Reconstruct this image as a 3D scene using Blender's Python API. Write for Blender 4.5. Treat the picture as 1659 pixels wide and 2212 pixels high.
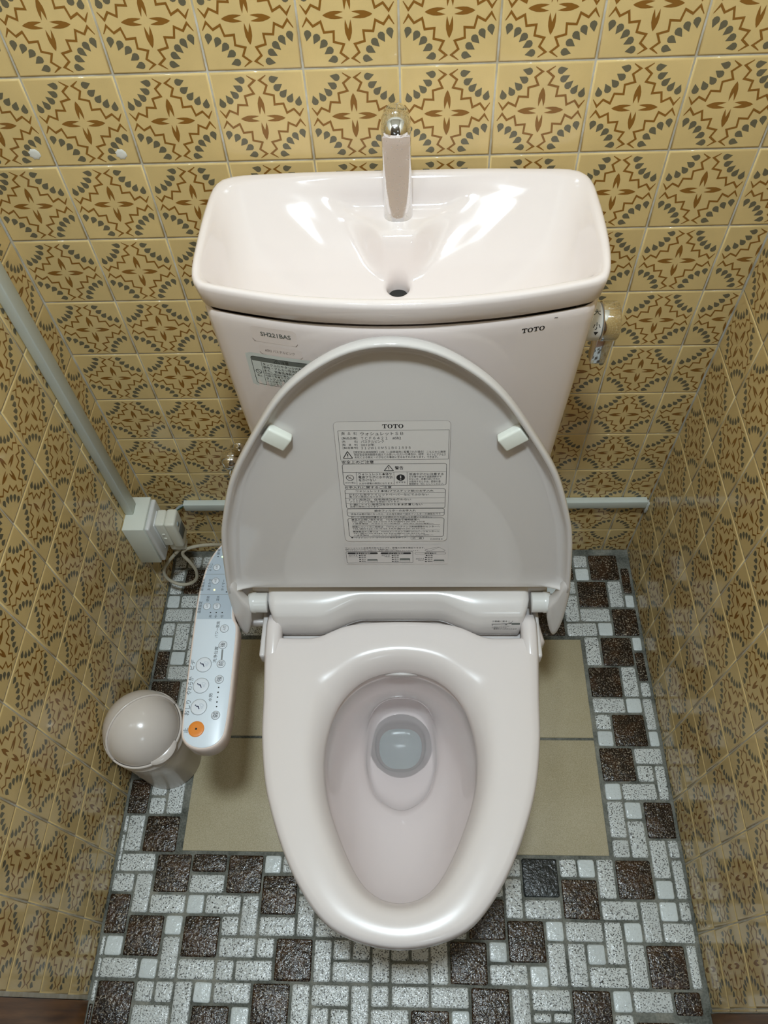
import bpy, bmesh, math, random
from mathutils import Vector, Matrix
random.seed(7)
for o in list(bpy.data.objects): bpy.data.objects.remove(o)
scene = bpy.context.scene
COL = scene.collection
# ---------------------------------------------------------------- camera
CAM = (0.5659, -0.8924, 1.5131)
cam_d = bpy.data.cameras.new('camera'); cam = bpy.data.objects.new('camera', cam_d); COL.objects.link(cam)
cam_d.sensor_fit = 'VERTICAL'; cam_d.sensor_height = 36.0; cam_d.lens = 36.0*1632.5/2212.0
cam_d.clip_start = 0.02
cam.matrix_world = (Matrix.Translation(CAM) @ Matrix.Rotation(0.0778, 4, 'Z')
                    @ Matrix.Rotation(math.pi/2-0.985, 4, 'X') @ Matrix.Rotation(-0.0712, 4, 'Z'))
scene.camera = cam
# ---------------------------------------------------------------- world, exposure
W = bpy.data.worlds.new('world'); scene.world = W; W.use_nodes = True
W.node_tree.nodes['Background'].inputs[0].default_value = (0.90, 0.95, 1.0, 1)
W.node_tree.nodes['Background'].inputs[1].default_value = 0.03
vs = scene.view_settings
vs.view_transform = 'Standard'; vs.look = 'None'; vs.gamma = 1.0; vs.use_curve_mapping = False
vs.exposure = 0.0
LAMPS = [((0.55, -0.77, 2.36), 0.085, 19.5), ((0.27, -0.75, 2.36), 0.05, 2.5), ((1.15, -2.9, 2.36), 0.15, 6.0)]
LAMP_COL = (0.80, 0.93, 1.0)
# ---------------------------------------------------------------- helpers
PW = {}          # world position of every object (no rotations or scales are used on parents)
def lin(c): return tuple(((x/255)/12.92 if x/255 <= .04045 else ((x/255+.055)/1.055)**2.4) for x in c)
def put(o, wpos, parent=None):
    COL.objects.link(o); o.parent = parent
    p = PW[parent.name] if parent else Vector((0, 0, 0))
    o.location = Vector(wpos)-p; PW[o.name] = Vector(wpos)
    return o
def tag(o, label=None, cat=None, kind=None, group=None):
    if label: o['label'] = label
    if cat: o['category'] = cat
    if kind: o['kind'] = kind
    if group: o['group'] = group
    return o
def thing(name, label, cat, base):
    return tag(put(bpy.data.objects.new(name, None), base), label, cat)
class MB:
    """collects vertices and faces in world metres; build() links them as one mesh object"""
    def __init__(s): s.v = []; s.f = []; s.m = []; s.sm = []
    def add(s, vs_, fs, m=0, smooth=True):
        b = len(s.v); s.v += [tuple(p) for p in vs_]
        for f in fs: s.f.append([i+b for i in f]); s.m.append(m); s.sm.append(smooth)
    def loft(s, rings, cap0=False, cap1=False, m=0, smooth=True, closed=True):
        n = len(rings[0]); vs_ = [p for r in rings for p in r]; fs = []
        for k in range(len(rings)-1):
            for i in range(n if closed else n-1):
                j = (i+1) % n
                fs.append((k*n+i, k*n+j, (k+1)*n+j, (k+1)*n+i))
        if cap0: fs.append(tuple(range(n-1, -1, -1)))
        if cap1: fs.append(tuple((len(rings)-1)*n+i for i in range(n)))
        s.add(vs_, fs, m, smooth)
    def box(s, lo, hi, bev=0.0, m=0, seg=2):
        bm = bmesh.new(); bmesh.ops.create_cube(bm, size=1)
        for v in bm.verts:
            v.co = Vector([lo[k]+(hi[k]-lo[k])*(v.co[k]+.5) for k in range(3)])
        if bev > 0: bmesh.ops.bevel(bm, geom=bm.edges[:], offset=bev, segments=seg, profile=.5, affect='EDGES')
        s.bm(bm, m, smooth=bev > 0)
    def bm(s, bm, m=0, smooth=True):
        bm.verts.index_update(); s.add([v.co.copy() for v in bm.verts], [[v.index for v in f.verts] for f in bm.faces], m, smooth); bm.free()
    def tube(s, pts, r, n=12, m=0, caps=True):
        pts = [Vector(p) for p in pts]; rings = []; up = None
        for i, p in enumerate(pts):
            t = (pts[min(i+1, len(pts)-1)]-pts[max(i-1, 0)]).normalized()
            if up is None:
                up = t.orthogonal().normalized()
            up = (up - t*up.dot(t)).normalized(); w = t.cross(up)
            rr = r[i] if isinstance(r, (list, tuple)) else r
            rings.append([p+(up*math.cos(a)+w*math.sin(a))*rr for a in [2*math.pi*k/n for k in range(n)]])
        s.loft(rings, caps, caps, m)
    def lathe(s, c, prof, axis=(0, 0, 1), n=48, m=0, cap0=False, cap1=False):
        ax = Vector(axis).normalized(); u = ax.orthogonal().normalized(); w = ax.cross(u); c = Vector(c)
        s.loft([[c+ax*h+(u*math.cos(a)+w*math.sin(a))*r for a in [2*math.pi*k/n for k in range(n)]] for r, h in prof], cap0, cap1, m)
    def build(s, name, mats, parent=None, sharp=None, fixn=True):
        me = bpy.data.meshes.new(name)
        if not isinstance(mats, (list, tuple)): mats = [mats]
        lo = [min(p[k] for p in s.v) for k in range(3)]; hi = [max(p[k] for p in s.v) for k in range(3)]
        c = Vector([(a+b)/2 for a, b in zip(lo, hi)])
        me.from_pydata([tuple(Vector(p)-c) for p in s.v], [], s.f)
        for mt in mats: me.materials.append(M[mt])
        me.polygons.foreach_set('material_index', s.m); me.polygons.foreach_set('use_smooth', s.sm)
        me.update()
        if fixn:
            b = bmesh.new(); b.from_mesh(me); bmesh.ops.recalc_face_normals(b, faces=b.faces); b.to_mesh(me); b.free()
        if sharp is not None: me.set_sharp_from_angle(angle=math.radians(sharp))
        return put(bpy.data.objects.new(name, me), c, parent)
def S(a, b, x):
    t = max(0, min(1, (x-a)/(b-a))); return t*t*(3-2*t)
def lerp(a, b, t): return a+(b-a)*t
def interp(tab, x):
    if x <= tab[0][0]: return tab[0][1]
    for (a, p), (b, q) in zip(tab, tab[1:]):
        if x <= b: return p+(q-p)*(x-a)/(b-a)
    return tab[-1][1]
def catmull(pts, sub=8, closed=True):
    n = len(pts); out = []
    rng = range(n if closed else n-1)
    for i in rng:
        g = lambda k: Vector(pts[k % n]) if closed else Vector(pts[max(0, min(n-1, k))])
        p0, p1, p2, p3 = g(i-1), g(i), g(i+1), g(i+2)
        for k in range(sub):
            t = k/sub
            out.append(.5*((2*p1)+(p2-p0)*t+(2*p0-5*p1+4*p2-p3)*t*t+(3*p1-p0-3*p2+p3)*t**3))
    if not closed: out.append(Vector(pts[-1]))
    return out
def angular(poly, c, n=128):
    """resample a star-shaped 2-D polygon at n equal angles about c"""
    out = []
    for k in range(n):
        a = 2*math.pi*k/n; d = (math.cos(a), math.sin(a)); best = 0
        for p, q in zip(poly, poly[1:]+poly[:1]):
            ex, ey = q[0]-p[0], q[1]-p[1]; den = d[0]*ey-d[1]*ex
            if abs(den) < 1e-12: continue
            px, py = p[0]-c[0], p[1]-c[1]
            t = (px*ey-py*ex)/den; s_ = (px*d[1]-py*d[0])/den
            if -1e-6 <= s_ <= 1+1e-6 and t > best: best = t
        out.append((c[0]+d[0]*best, c[1]+d[1]*best))
    return out
def sym(cx, half):
    """closed outline from (halfwidth, y) pairs running rear centre -> front centre"""
    l = [(cx-h, y) for h, y in half]; r = [(cx+h, y) for h, y in half[::-1] if h > 1e-6]
    return l+r
def inset(poly, c, d):
    """pull a star-shaped outline in by about d metres"""
    out = []
    for x, y in poly:
        vx, vy = x-c[0], y-c[1]; l = math.hypot(vx, vy); out.append((x-vx/l*d, y-vy/l*d))
    return out
def rrect(x0, y0, x1, y1, r, n=6):
    out = []
    for cx, cy, a0 in ((x1-r, y1-r, 0), (x0+r, y1-r, 90), (x0+r, y0+r, 180), (x1-r, y0+r, 270)):
        for k in range(n+1):
            a = math.radians(a0+90*k/n); out.append((cx+r*math.cos(a), cy+r*math.sin(a)))
    return out
# ---------------------------------------------------------------- materials
M = {}
class NT:
    def __init__(s, name, rough=.3, color=(.8, .8, .8), metal=0.0, coat=0.0, spec=.5):
        m = bpy.data.materials.new(name); m.use_nodes = True; M[name] = m; s.m = m; s.t = m.node_tree; s.n = s.t.nodes
        s.b = s.n['Principled BSDF']; s.b.inputs['Base Color'].default_value = tuple(color[:3])+(1,)
        s.b.inputs['Roughness'].default_value = rough; s.b.inputs['Metallic'].default_value = metal
        s.b.inputs['Coat Weight'].default_value = coat; s.b.inputs['Specular IOR Level'].default_value = spec
    def node(s, t, **kw):
        nd = s.n.new(t)
        for k, v in kw.items():
            if k.startswith('i_'):
                nd.inputs[k[2:].replace('_', ' ')].default_value = v
            else: setattr(nd, k, v)
        return nd
    def link(s, a, b): s.t.links.new(a, b)
    def coord(s, scatter=False):
        tc = s.node('ShaderNodeTexCoord')
        if not scatter: return tc.outputs['Object']
        oi = s.node('ShaderNodeObjectInfo'); mp = s.node('ShaderNodeVectorMath', operation='MULTIPLY_ADD')
        cmb = s.node('ShaderNodeCombineXYZ'); s.link(oi.outputs['Random'], cmb.inputs[0]); s.link(oi.outputs['Random'], cmb.inputs[1])
        s.link(oi.outputs['Random'], cmb.inputs[2])
        mp.inputs[1].default_value = (7.3, 11.1, 3.7); s.link(cmb.outputs[0], mp.inputs[0]); s.link(tc.outputs['Object'], mp.inputs[2])
        return mp.outputs[0]
    def noise(s, vec, scale, detail=3, rough=.55):
        nd = s.node('ShaderNodeTexNoise'); nd.inputs['Scale'].default_value = scale; nd.inputs['Detail'].default_value = detail
        nd.inputs['Roughness'].default_value = rough; s.link(vec, nd.inputs['Vector']); return nd.outputs['Fac']
    def ramp(s, fac, stops, interp_='LINEAR'):
        nd = s.node('ShaderNodeValToRGB'); cr = nd.color_ramp; cr.interpolation = interp_
        while len(cr.elements) < len(stops): cr.elements.new(.5)
        for e, (p, c) in zip(cr.elements, stops): e.position = p; e.color = tuple(c[:3])+(1,)
        s.link(fac, nd.inputs[0]); return nd.outputs[0]
    def bump(s, h, strength, dist=.001):
        nd = s.node('ShaderNodeBump'); nd.inputs['Strength'].default_value = strength; nd.inputs['Distance'].default_value = dist
        s.link(h, nd.inputs['Height']); s.link(nd.outputs[0], s.b.inputs['Normal'])
    def color(s, c): s.link(c, s.b.inputs['Base Color'])
    def mix(s, fac, a, b, mode='MIX'):
        nd = s.node('ShaderNodeMix', data_type='RGBA', blend_type=mode)
        for sock, v in ((nd.inputs[0], fac), (nd.inputs[6], a), (nd.inputs[7], b)):
            if hasattr(v, 'links'): s.link(v, sock)
            else: sock.default_value = v if isinstance(v, (int, float)) else tuple(v[:3])+(1,)
        return nd.outputs[2]
    def rnd(s): return s.node('ShaderNodeObjectInfo').outputs['Random']
def simple(name, rgb, rough=.4, **kw): return NT(name, rough, lin(rgb), **kw)
# porcelain and plastics
simple('porcelain', (236, 224, 220), .06, coat=.3)
simple('porcelain_in', (232, 221, 219), .08, coat=.3)
t = simple('seat_plastic', (226, 217, 214), .22, spec=.4)
simple('lid_plastic', (214, 208, 204), .05)
simple('housing_plastic', (222, 216, 213), .2)
simple('panel_side', (222, 205, 196), .3)
simple('panel_face', (214, 224, 234), .3)
simple('panel_grey', (176, 189, 202), .3)
simple('button', (216, 222, 230), .3)
simple('button_ring', (128, 132, 134), .4)
simple('orange', (226, 136, 52), .35)
simple('ink', (28, 28, 30), .5)
simple('ink_grey', (104, 108, 104), .5)
simple('ink_faint', (120, 100, 92), .5)
simple('ink_navy', (30, 34, 70), .5)
simple('icon_blue', (160, 176, 196), .5)
simple('sticker', (219, 213, 208), .2)
simple('outlet_pale', (222, 226, 226), .1)  # bottom of the bowl outlet, greyer and less pink than the bowl
simple('sticker_clear', (215, 208, 204), .1)
simple('sticker_white', (212, 216, 212), .35)
simple('sticker_pink', (234, 221, 216), .2)
simple('white_plastic', (226, 228, 216), .35)
simple('white_gloss', (222, 221, 218), .2)
simple('pad', (236, 238, 228), .4)
simple('ivory', (226, 224, 210), .25)
simple('cord', (196, 188, 168), .55)
simple('cable_grey', (150, 158, 158), .5)
simple('wire_green', (20, 70, 52), .4)
simple('duct', (214, 220, 212), .45)
simple('bin', (222, 211, 202), .2)
simple('bin_body', (214, 203, 194), .28)
simple('sealant', (214, 214, 206), .25)
simple('putty', (232, 230, 222), .7)
simple('dark_hole', (30, 30, 28), .6)
simple('rubber', (40, 40, 40), .6)
simple('white_paint', (232, 230, 224), .7)
simple('hall_paint', (150, 140, 124), .8)
simple('hose', (110, 118, 112), .5)
simple('led_off', (20, 20, 24), .3)
t = NT('chrome', .07, (.86, .86, .87), metal=1.0)
t = NT('chrome_worn', .09, (.84, .84, .85), metal=1.0)
n1 = t.noise(t.coord(), 420, 4); t.link(t.ramp(n1, [(.0, (.07,)*3), (.60, (.07,)*3), (.68, (.42,)*3)]), t.b.inputs['Roughness'])
for nm, c in (('led_yellow', (1.0, .92, .25)), ('led_green', (.55, 1.0, .35))):
    t = NT(nm, .3, c); t.b.inputs['Emission Color'].default_value = c+(1,); t.b.inputs['Emission Strength'].default_value = 2.5
t = NT('lamp_glow', .5, (1, 1, 1)); t.b.inputs['Emission Color'].default_value = LAMP_COL+(1,); t.b.inputs['Emission Strength'].default_value = 6
t = NT('water', .02, (.96, .985, .985)); t.b.inputs['Transmission Weight'].default_value = 1.0; t.b.inputs['IOR'].default_value = 1.33
# glazed wall tile: warm ochre glaze, one body and two print colours
def glaze(name, rgb, rough, bump=.06):
    t = NT(name, rough, lin(rgb)); v = t.coord(True)
    n1 = t.noise(v, 22, 3); n2 = t.noise(v, 900, 2)
    base = t.mix(.16, lin(rgb), t.ramp(n1, [(.3, lin([c*.82 for c in rgb])), (.7, lin([min(255, c*1.1) for c in rgb]))]))
    base = t.mix(t.ramp(t.rnd(), [(0, (0,)*3), (1, (.22,)*3)]), base, lin([c*.86 for c in rgb]))
    base = t.mix(t.ramp(n2, [(.55, (0,)*3), (.75, (.10,)*3)]), base, lin([c*.8 for c in rgb]))
    t.color(base); t.bump(t.noise(v, 60, 2), bump, .002)
glaze('tile_glaze', (230, 201, 140), .09)
glaze('tile_brown', (148, 102, 44), .14, .1)
glaze('tile_grey', (114, 107, 86), .14, .1)
t = NT('grout_wall', .8, lin((188, 178, 160))); n1 = t.noise(t.coord(), 40, 4)
t.color(t.ramp(n1, [(.3, lin((178, 166, 140))), (.7, lin((212, 208, 198)))]))
t = NT('grout_floor', .85, lin((120, 124, 118))); n1 = t.noise(t.coord(), 22, 5); n2 = t.noise(t.coord(), 300, 2)
t.color(t.mix(.25, t.ramp(n1, [(.32, lin((72, 75, 67))), (.52, lin((120, 121, 112))), (.7, lin((156, 153, 140)))]), t.ramp(n2, [(.4, lin((70, 72, 66))), (.6, lin((150, 150, 142)))])))
t.bump(n2, .3)
# mosaic: speckled white, plain white, dark brown, black
def mosaic(name, base, speck, s0, s1, scale, rough, bumpk, light=None, warm=None):
    t = NT(name, rough, lin(base)); v = t.coord(True)
    n1 = t.noise(v, scale, 3, .6); n2 = t.noise(v, scale*.35, 3); n3 = t.noise(v, 260, 2)
    c = t.mix(t.ramp(n1, [(s0, (0,)*3), (s1, (1,)*3)]), lin(base), lin(speck))
    if warm: c = t.mix(t.ramp(t.noise(v, 38, 2), [(.45, (0,)*3), (.62, (.7,)*3)]), c, t.mix(t.ramp(n1, [(s0, (0,)*3), (s1, (1,)*3)]), lin(warm), lin(speck)))
    c = t.mix(t.ramp(t.rnd(), [(0, (0,)*3), (1, (.3,)*3)]), c, lin([k*.8 for k in base]))
    t.color(c); t.bump(n2, bumpk, .003)
mosaic('mosaic_white', (228, 231, 228), (44, 40, 36), .53, .61, 400, .16, .6)
mosaic('mosaic_plain', (230, 236, 235), (110, 108, 102), .63, .72, 400, .16, .5)
mosaic('mosaic_dark', (36, 26, 20), (206, 190, 166), .55, .70, 400, .14, .7, warm=(72, 48, 30))
mosaic('mosaic_black', (42, 46, 46), (84, 88, 88), .6, .8, 420, .2, .8)
t = NT('floor_beige', .38, lin((186, 170, 132))); v = t.coord(True); n1 = t.noise(v, 700, 2); n2 = t.noise(v, 9, 4)
t.color(t.mix(.35, t.ramp(n1, [(.3, lin((164, 150, 118))), (.5, lin((190, 178, 148))), (.72, lin((208, 198, 172)))]), t.ramp(n2, [(.35, lin((176, 162, 126))), (.65, lin((200, 188, 158)))])))
t.bump(n1, .08)
t = NT('wood', .3, lin((120, 78, 40))); v = t.coord(); mp = t.node('ShaderNodeMapping'); mp.inputs['Scale'].default_value = (30, 30, 2); t.link(v, mp.inputs[0])
t.color(t.ramp(t.noise(mp.outputs[0], 3, 5), [(.3, lin((84, 50, 24))), (.5, lin((122, 80, 42))), (.7, lin((152, 104, 58)))]))
# ---------------------------------------------------------------- room shell
TP = 0.11; ROOMW = 9.517*TP; ZROW0 = 1.078; YEND = -0.885; CEIL = 2.40
def slab(name, lo, hi, mat, label, kind='structure'):
    b = MB(); b.box(lo, hi); o = b.build(name, mat); return tag(o, label, None, kind)
floor = slab('floor', (-.06, -1.0, -.06), (ROOMW+.06, .06, -.0022), 'grout_floor', 'grey grouted floor of black and white mosaic with beige tiles')
wall_back = slab('wall_back', (-.06, .0014, -.06), (ROOMW+.06, .06, CEIL), 'grout_wall', 'back wall of ochre patterned tiles behind the tank')
wall_left = slab('wall_left', (-.06, YEND, -.06), (-.0014, .0014, CEIL), 'grout_wall', 'left wall of ochre patterned tiles with the socket box')
wall_right = slab('wall_right', (ROOMW+.0014, YEND, -.06), (ROOMW+.06, .0014, CEIL), 'grout_wall', 'right wall of ochre patterned tiles')
slab('ceiling', (-1.4, -3.7, CEIL), (2.4, .06, CEIL+.05), 'white_paint', 'white ceiling')
slab('trim_1', (-.06, -.985, 0), (.002, YEND-.001, 2.05), 'wood', 'brown wooden door jamb at the end of the left wall')
slab('trim_2', (ROOMW-.002, -.985, 0), (ROOMW+.06, YEND-.001, 2.05), 'wood', 'brown wooden door jamb at the end of the right wall')
slab('floor_2', (-1.4, -3.7, -.06), (2.4, -1.001, -.004), 'wood', 'wooden floor of the room outside')
slab('wall_front', (-1.4, -3.75, -.06), (2.4, -3.7, CEIL), 'hall_paint', 'pale far wall of the room outside')
slab('wall_side_1', (-1.45, -3.7, -.06), (-1.4, -.92, CEIL), 'hall_paint', 'pale side wall of the room outside')
slab('wall_side_2', (2.4, -3.7, -.06), (2.45, -.92, CEIL), 'hall_paint', 'pale side wall of the room outside, opposite')
slab('wall_partition_1', (-1.4, -.98, -.06), (-.061, -.93, CEIL), 'hall_paint', 'pale partition beside the left door jamb')
slab('wall_partition_2', (ROOMW+.061, -.98, -.06), (2.4, -.93, CEIL), 'hall_paint', 'pale partition beside the right door jamb')
# ---- patterned wall tile in its own plane: u right, v up, w out of the wall
ZIG = [(-.10, .455), (-.025, .405), (-.095, .35), (-.055, .27), (-.155, .245), (-.148, .148), (-.245, .155), (-.27, .055), (-.35, .095), (-.405, .025), (-.455, .10)]
def tile_bm(u0=-.5, u1=.5, v0=-.5, v1=.5):
    """one tile of the pattern, cut to u0..u1 / v0..v1 (fractions of the pitch)"""
    bm = bmesh.new(); g = .0105; e = .018
    def ring(i, w):
        return [bm.verts.new((x*TP, y*TP, w)) for x, y in ((u0+i, v0+i), (u1-i, v0+i), (u1-i, v1-i), (u0+i, v1-i))]
    rs = [ring(g, -.006), ring(g, -.0014), ring(g+.006, -.0005), ring(g+e, 0)]
    for a, b in zip(rs, rs[1:]):
        for k in range(4):
            f = bm.faces.new((a[k], a[(k+1) % 4], b[(k+1) % 4], b[k])); f.smooth = True
    bm.faces.new(rs[-1])
    pr = bmesh.new(); h = .00022
    def poly(pts, mi):
        try:
            f = pr.faces.new([pr.verts.new((x*TP, y*TP, h)) for x, y in pts]); f.material_index = mi
        except ValueError: pass
    for q in range(4):
        ca, sa = ((1, 0), (0, 1), (-1, 0), (0, -1))[q]; R_ = lambda p: (p[0]*ca-p[1]*sa, p[0]*sa+p[1]*ca)
        # petal with a notch at its inner end (two halves, each convex enough to fill)
        for sg in (1, -1):
            pts = [(0, .245), (sg*.017, .215), (sg*.033, .165), (sg*.036, .125), (sg*.034, .085), (sg*.027, .042), (sg*.008, .105), (0, .130)]
            pts = [R_(p) for p in pts]; poly(pts if sg < 0 else pts[::-1], 1)
        # zigzag ribbon
        n = len(ZIG); L_ = []; R2 = []
        for i, p in enumerate(ZIG):
            a = Vector(ZIG[max(i-1, 0)]); c = Vector(ZIG[min(i+1, n-1)]); p = Vector(p)
            d1 = (p-a).normalized() if i else (c-p).normalized(); d2 = (c-p).normalized() if i < n-1 else d1
            nn = (Vector((-d1.y, d1.x))+Vector((-d2.y, d2.x))); nn = nn.normalized() if nn.length > 1e-6 else Vector((-d1.y, d1.x))
            wd = .0035 if i in (0, n-1) else .0108/max(.55, abs(nn.dot(Vector((-d1.y, d1.x)))))
            L_.append(R_(p+nn*wd)); R2.append(R_(p-nn*wd))
        for i in range(n-1): poly([R2[i], R2[i+1], L_[i+1], L_[i]], 1)
        # five drops fanned about the tile corner, points towards the corner
        for k, ad in enumerate((15, 30.5, 45, 59.5, 75)):
            a = -math.radians(ad); d = Vector((math.cos(a), math.sin(a))); t_ = Vector((-d.y, d.x)); c = Vector((-.5, .5))+d*.338
            pts = [c-d*.060]
            for x, y in ((-.024, .021), (.004, .037), (.029, .032), (.045, .012), (.045, -.012), (.029, -.032), (.004, -.037), (-.024, -.021)):
                pts.append(c+d*x+t_*y)
            poly([R_(p) for p in pts][::-1], 2)
    bmesh.ops.recalc_face_normals(pr, faces=pr.faces)
    for f in pr.faces:
        if f.normal.z < 0: f.normal_flip()
    i = g+e*.5
    for co, no in (((u0+i, 0, 0), (-1, 0, 0)), ((u1-i, 0, 0), (1, 0, 0)), ((0, v0+i, 0), (0, -1, 0)), ((0, v1-i, 0), (0, 1, 0))):
        bmesh.ops.bisect_plane(pr, geom=pr.verts[:]+pr.edges[:]+pr.faces[:], plane_co=Vector(co)*TP, plane_no=no, clear_outer=True)
    me = bpy.data.meshes.new('tmp'); pr.to_mesh(me); pr.free(); bm.from_mesh(me); bpy.data.meshes.remove(me)
    return bm
TILES = {}
def tile_mesh(side, cut):
    key = (side,)+tuple(round(c, 3) for c in cut)
    if key in TILES: return TILES[key]
    bm = tile_bm(*cut)
    mt = {'back': Matrix(((1, 0, 0), (0, 0, -1), (0, 1, 0))), 'left': Matrix(((0, 0, 1), (1, 0, 0), (0, 1, 0))), 'right': Matrix(((0, 0, -1), (-1, 0, 0), (0, 1, 0)))}[side].to_4x4()
    bmesh.ops.transform(bm, matrix=mt, verts=bm.verts)
    me = bpy.data.meshes.new('tile'); bm.to_mesh(me); bm.free()
    for m in ('tile_glaze', 'tile_brown', 'tile_grey'): me.materials.append(M[m])
    TILES[key] = me; return me
def lay(side, parent, ncol, total):
    for r in range(-3, 10):
        zc = ZROW0-TP*(r+.5); v0 = max(-.5, (0-zc)/TP)
        for c in range(ncol):
            u0, u1 = -.5, .5
            if c+1 > total: u1 = total-c-.5
            if side == 'back': pos = ((c+.5)*TP, 0, zc); cut = (u0, u1, v0, .5)
            elif side == 'left': pos = (0, -(c+.5)*TP, zc); cut = (-u1, -u0, v0, .5)
            else: pos = (ROOMW, -(c+.5)*TP, zc); cut = (u0, u1, v0, .5)
            o = bpy.data.objects.new('tile', tile_mesh(side, cut)); put(o, pos, parent)
lay('back', wall_back, 10, 9.517); lay('left', wall_left, 8, 8.03); lay('right', wall_right, 9, 8.03)
# filled screw holes on the back wall
for x, z, s_ in ((0.1981, 0.9828, 1), (0.0884, 0.9859, 1.05)):
    b = MB(); random.seed(int(x*9999))
    b.loft([[(x+math.cos(a)*rr*s_*f, y, z+math.sin(a)*rr*s_*f) for a, f in [(2*math.pi*k/16, 1+.12*math.sin(3*k)) for k in range(16)]] for rr, y in ((.0068, -.0002), (.0064, -.0005), (.003, -.0007))], cap1=True)
    b.build('putty_patch', 'putty', wall_back)
# ---------------------------------------------------------------- floor tiles
PX, X0 = .0337, -.0231; PY, Y0 = .0337, -.012
GX = lambda c: X0+PX*c
GY = lambda j: Y0-PY*j
W_, P_, D_, K_ = 'mosaic_white', 'mosaic_plain', 'mosaic_dark', 'mosaic_black'
def cells(kind, txt): return [(kind,)+tuple(float(k) for k in q.split(',')) for q in txt.split()]
MOS = []
# right strip, bottom right, front middle, left: column,row[,width,height] in mosaic modules
MOS += cells(D_, '29,0,2,2 31,1,.75,2 28,2,2,2 30,4,1.75,2 25,4,2,2 29,6,2,2 31,7,.75,2 28,8,2,2 29,11,2,2 28,13,2,2 30,16,1.75,2 28,19,2,2 26,0,2,2')
MOS += cells(P_, '28,1,1,1 31,3,.75,1 29,5,1,1 31,6,.75,1 30,10,1,1 28,12,1,1 31,12,.75,1 28,15,1,1 29,16,1,1 30,20,1,1')
MOS += cells(W_, '28,0,1,1 27,2,1,1 27,3,1,2 30,2,1,2 28,4,2,1 27,5,2,1 28,6,1,2 30,8,1,2 31,9,.75,1 28,10,2,1 31,10,.75,2 28,11,1,1 30,13,1.75,1 30,14,1,1 31,14,.75,2 29,15,2,1 28,16,1,2 29,17,1,2 28,18,1,1 30,18,1,2 31,18,.75,1 31,19,.75,2')
MOS += cells(K_, '23,19,2,2')
MOS += cells(D_, '25,20,2,2 20,21,2,2 22,22,2,2 29,23,2,2 19,23,2,2 20,25,2,2 25,25,2,1.7 30,25,1.4,1.1 28,26.3,2,1.4')
MOS += cells(P_, '26,19,1,1 30,21,1,1 24,22,1,1 28,22,1,1 26,23,1,1 21,23,1,1 23,24,1,1 27,25,1,1')
MOS += cells(W_, '27,19,1,2 25,19,1,1 22,19,1,1 22,20,1,2 23,21,2,1 21,20,1,1 27,21,2,1 29,21,1,2 31,21,.75,1 30,22,1.75,1 25,22,2,1 27,22,1,2 28,23,1,2 31,23,.6,2 24,23,1,2 25,23,1,2 26,24,2,1 21,24,2,1 22,25,1,2 23,25,2,1 28,25,2,1 23,26,1,.5 24,26,1,.5 30,26.3,1,1.4 31,26.3,.6,1.4')
MOS += cells(D_, '3,19,2,2 5,19,2,1 7,19,2,2 9,20,2,2 5,22,2,2 10,23,2,2 9,25,2,2 6,26,2,2 17,26,2,2')
MOS += cells(P_, '9,19,1,1 5,21,1,1 6,25,1,1 8,26,1,2 19,26,1,2')
MOS += cells(W_, '5,20,2,1 3,21,2,1 6,21,2,1 8,21,1,2 7,22,1,1 9,22,2,1 11,21,1,2 12,22,2,1 7,23,2,1 9,23,1,1 12,23,1,2 5,24,2,1 7,24,1,1 8,24,2,1 5,25,1,2 7,25,2,1 11,25,1,2 12,25,2,1 12,26,1,2 13,26,1,2 13,23,1,1 14,23,1,1 13,24,2,1 15,23,1,2 16,23,1,1 17,23,1,1 16,24,2,1 18,23,1,2 14,25,1,2 15,25,1,1 16,25,2,1 18,25,2,1 15,26,2,1 19,22,1,1')
MOS += cells(D_, '.75,15,1.25,2 2,17,2,2 .75,21,1.25,2 2,22,2,2 1,25,2,2 .75,26,.3,1 1.65,1,2,2 .75,7,.9,2 .75,9,1.9,2')
MOS += cells(P_, '4,22,1,1 1,23,1,1 3,24,1,1 .75,3,.9,1 .75,6,.9,1 1.65,7,1,1')
MOS += cells(W_, '2,16,1,1 3,15,1,2 2,15,1,1 .75,17,.3,1 1,17,1,2 .75,18,.3,2 1,19,2,1 .75,20,1.25,1 2,20,1,2 .75,23,.3,1 4,23,1,2 .75,24,.3,1 1,24,2,1 .75,25,.3,1 3,25,1,1 4,25,1,1 3,26,2,1')
MOS += cells(W_, '.75,0,.9,1 1.65,0,1,1 2.65,0,1,1 .75,1,.9,1 .75,2,.9,1 1.65,3,2,1 3.65,3,1,1 .75,4,1.9,1 2.65,4,1,1 .75,5,.9,1 1.65,5,1,2 2.65,5,1,1 2.65,6,1,2 1.65,8,2,1 2.65,9,1,2')
BX0, BX1, BY0, BY1 = .1215, .9165, -.2195, -.6505     # field of large beige tiles
occ = set()
def cellset(c, j, w, h): return {(a, b) for a in range(int(math.floor(c+.3)), int(math.ceil(c+w-.36))) for b in range(int(math.floor(j+.35)), max(int(math.floor(j+.35))+1, int(math.floor(j+h+.4))))}
for k, c, j, w, h in MOS: occ |= cellset(c, j, w, h)
occ.add((31, 0)); random.seed(3)
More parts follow.
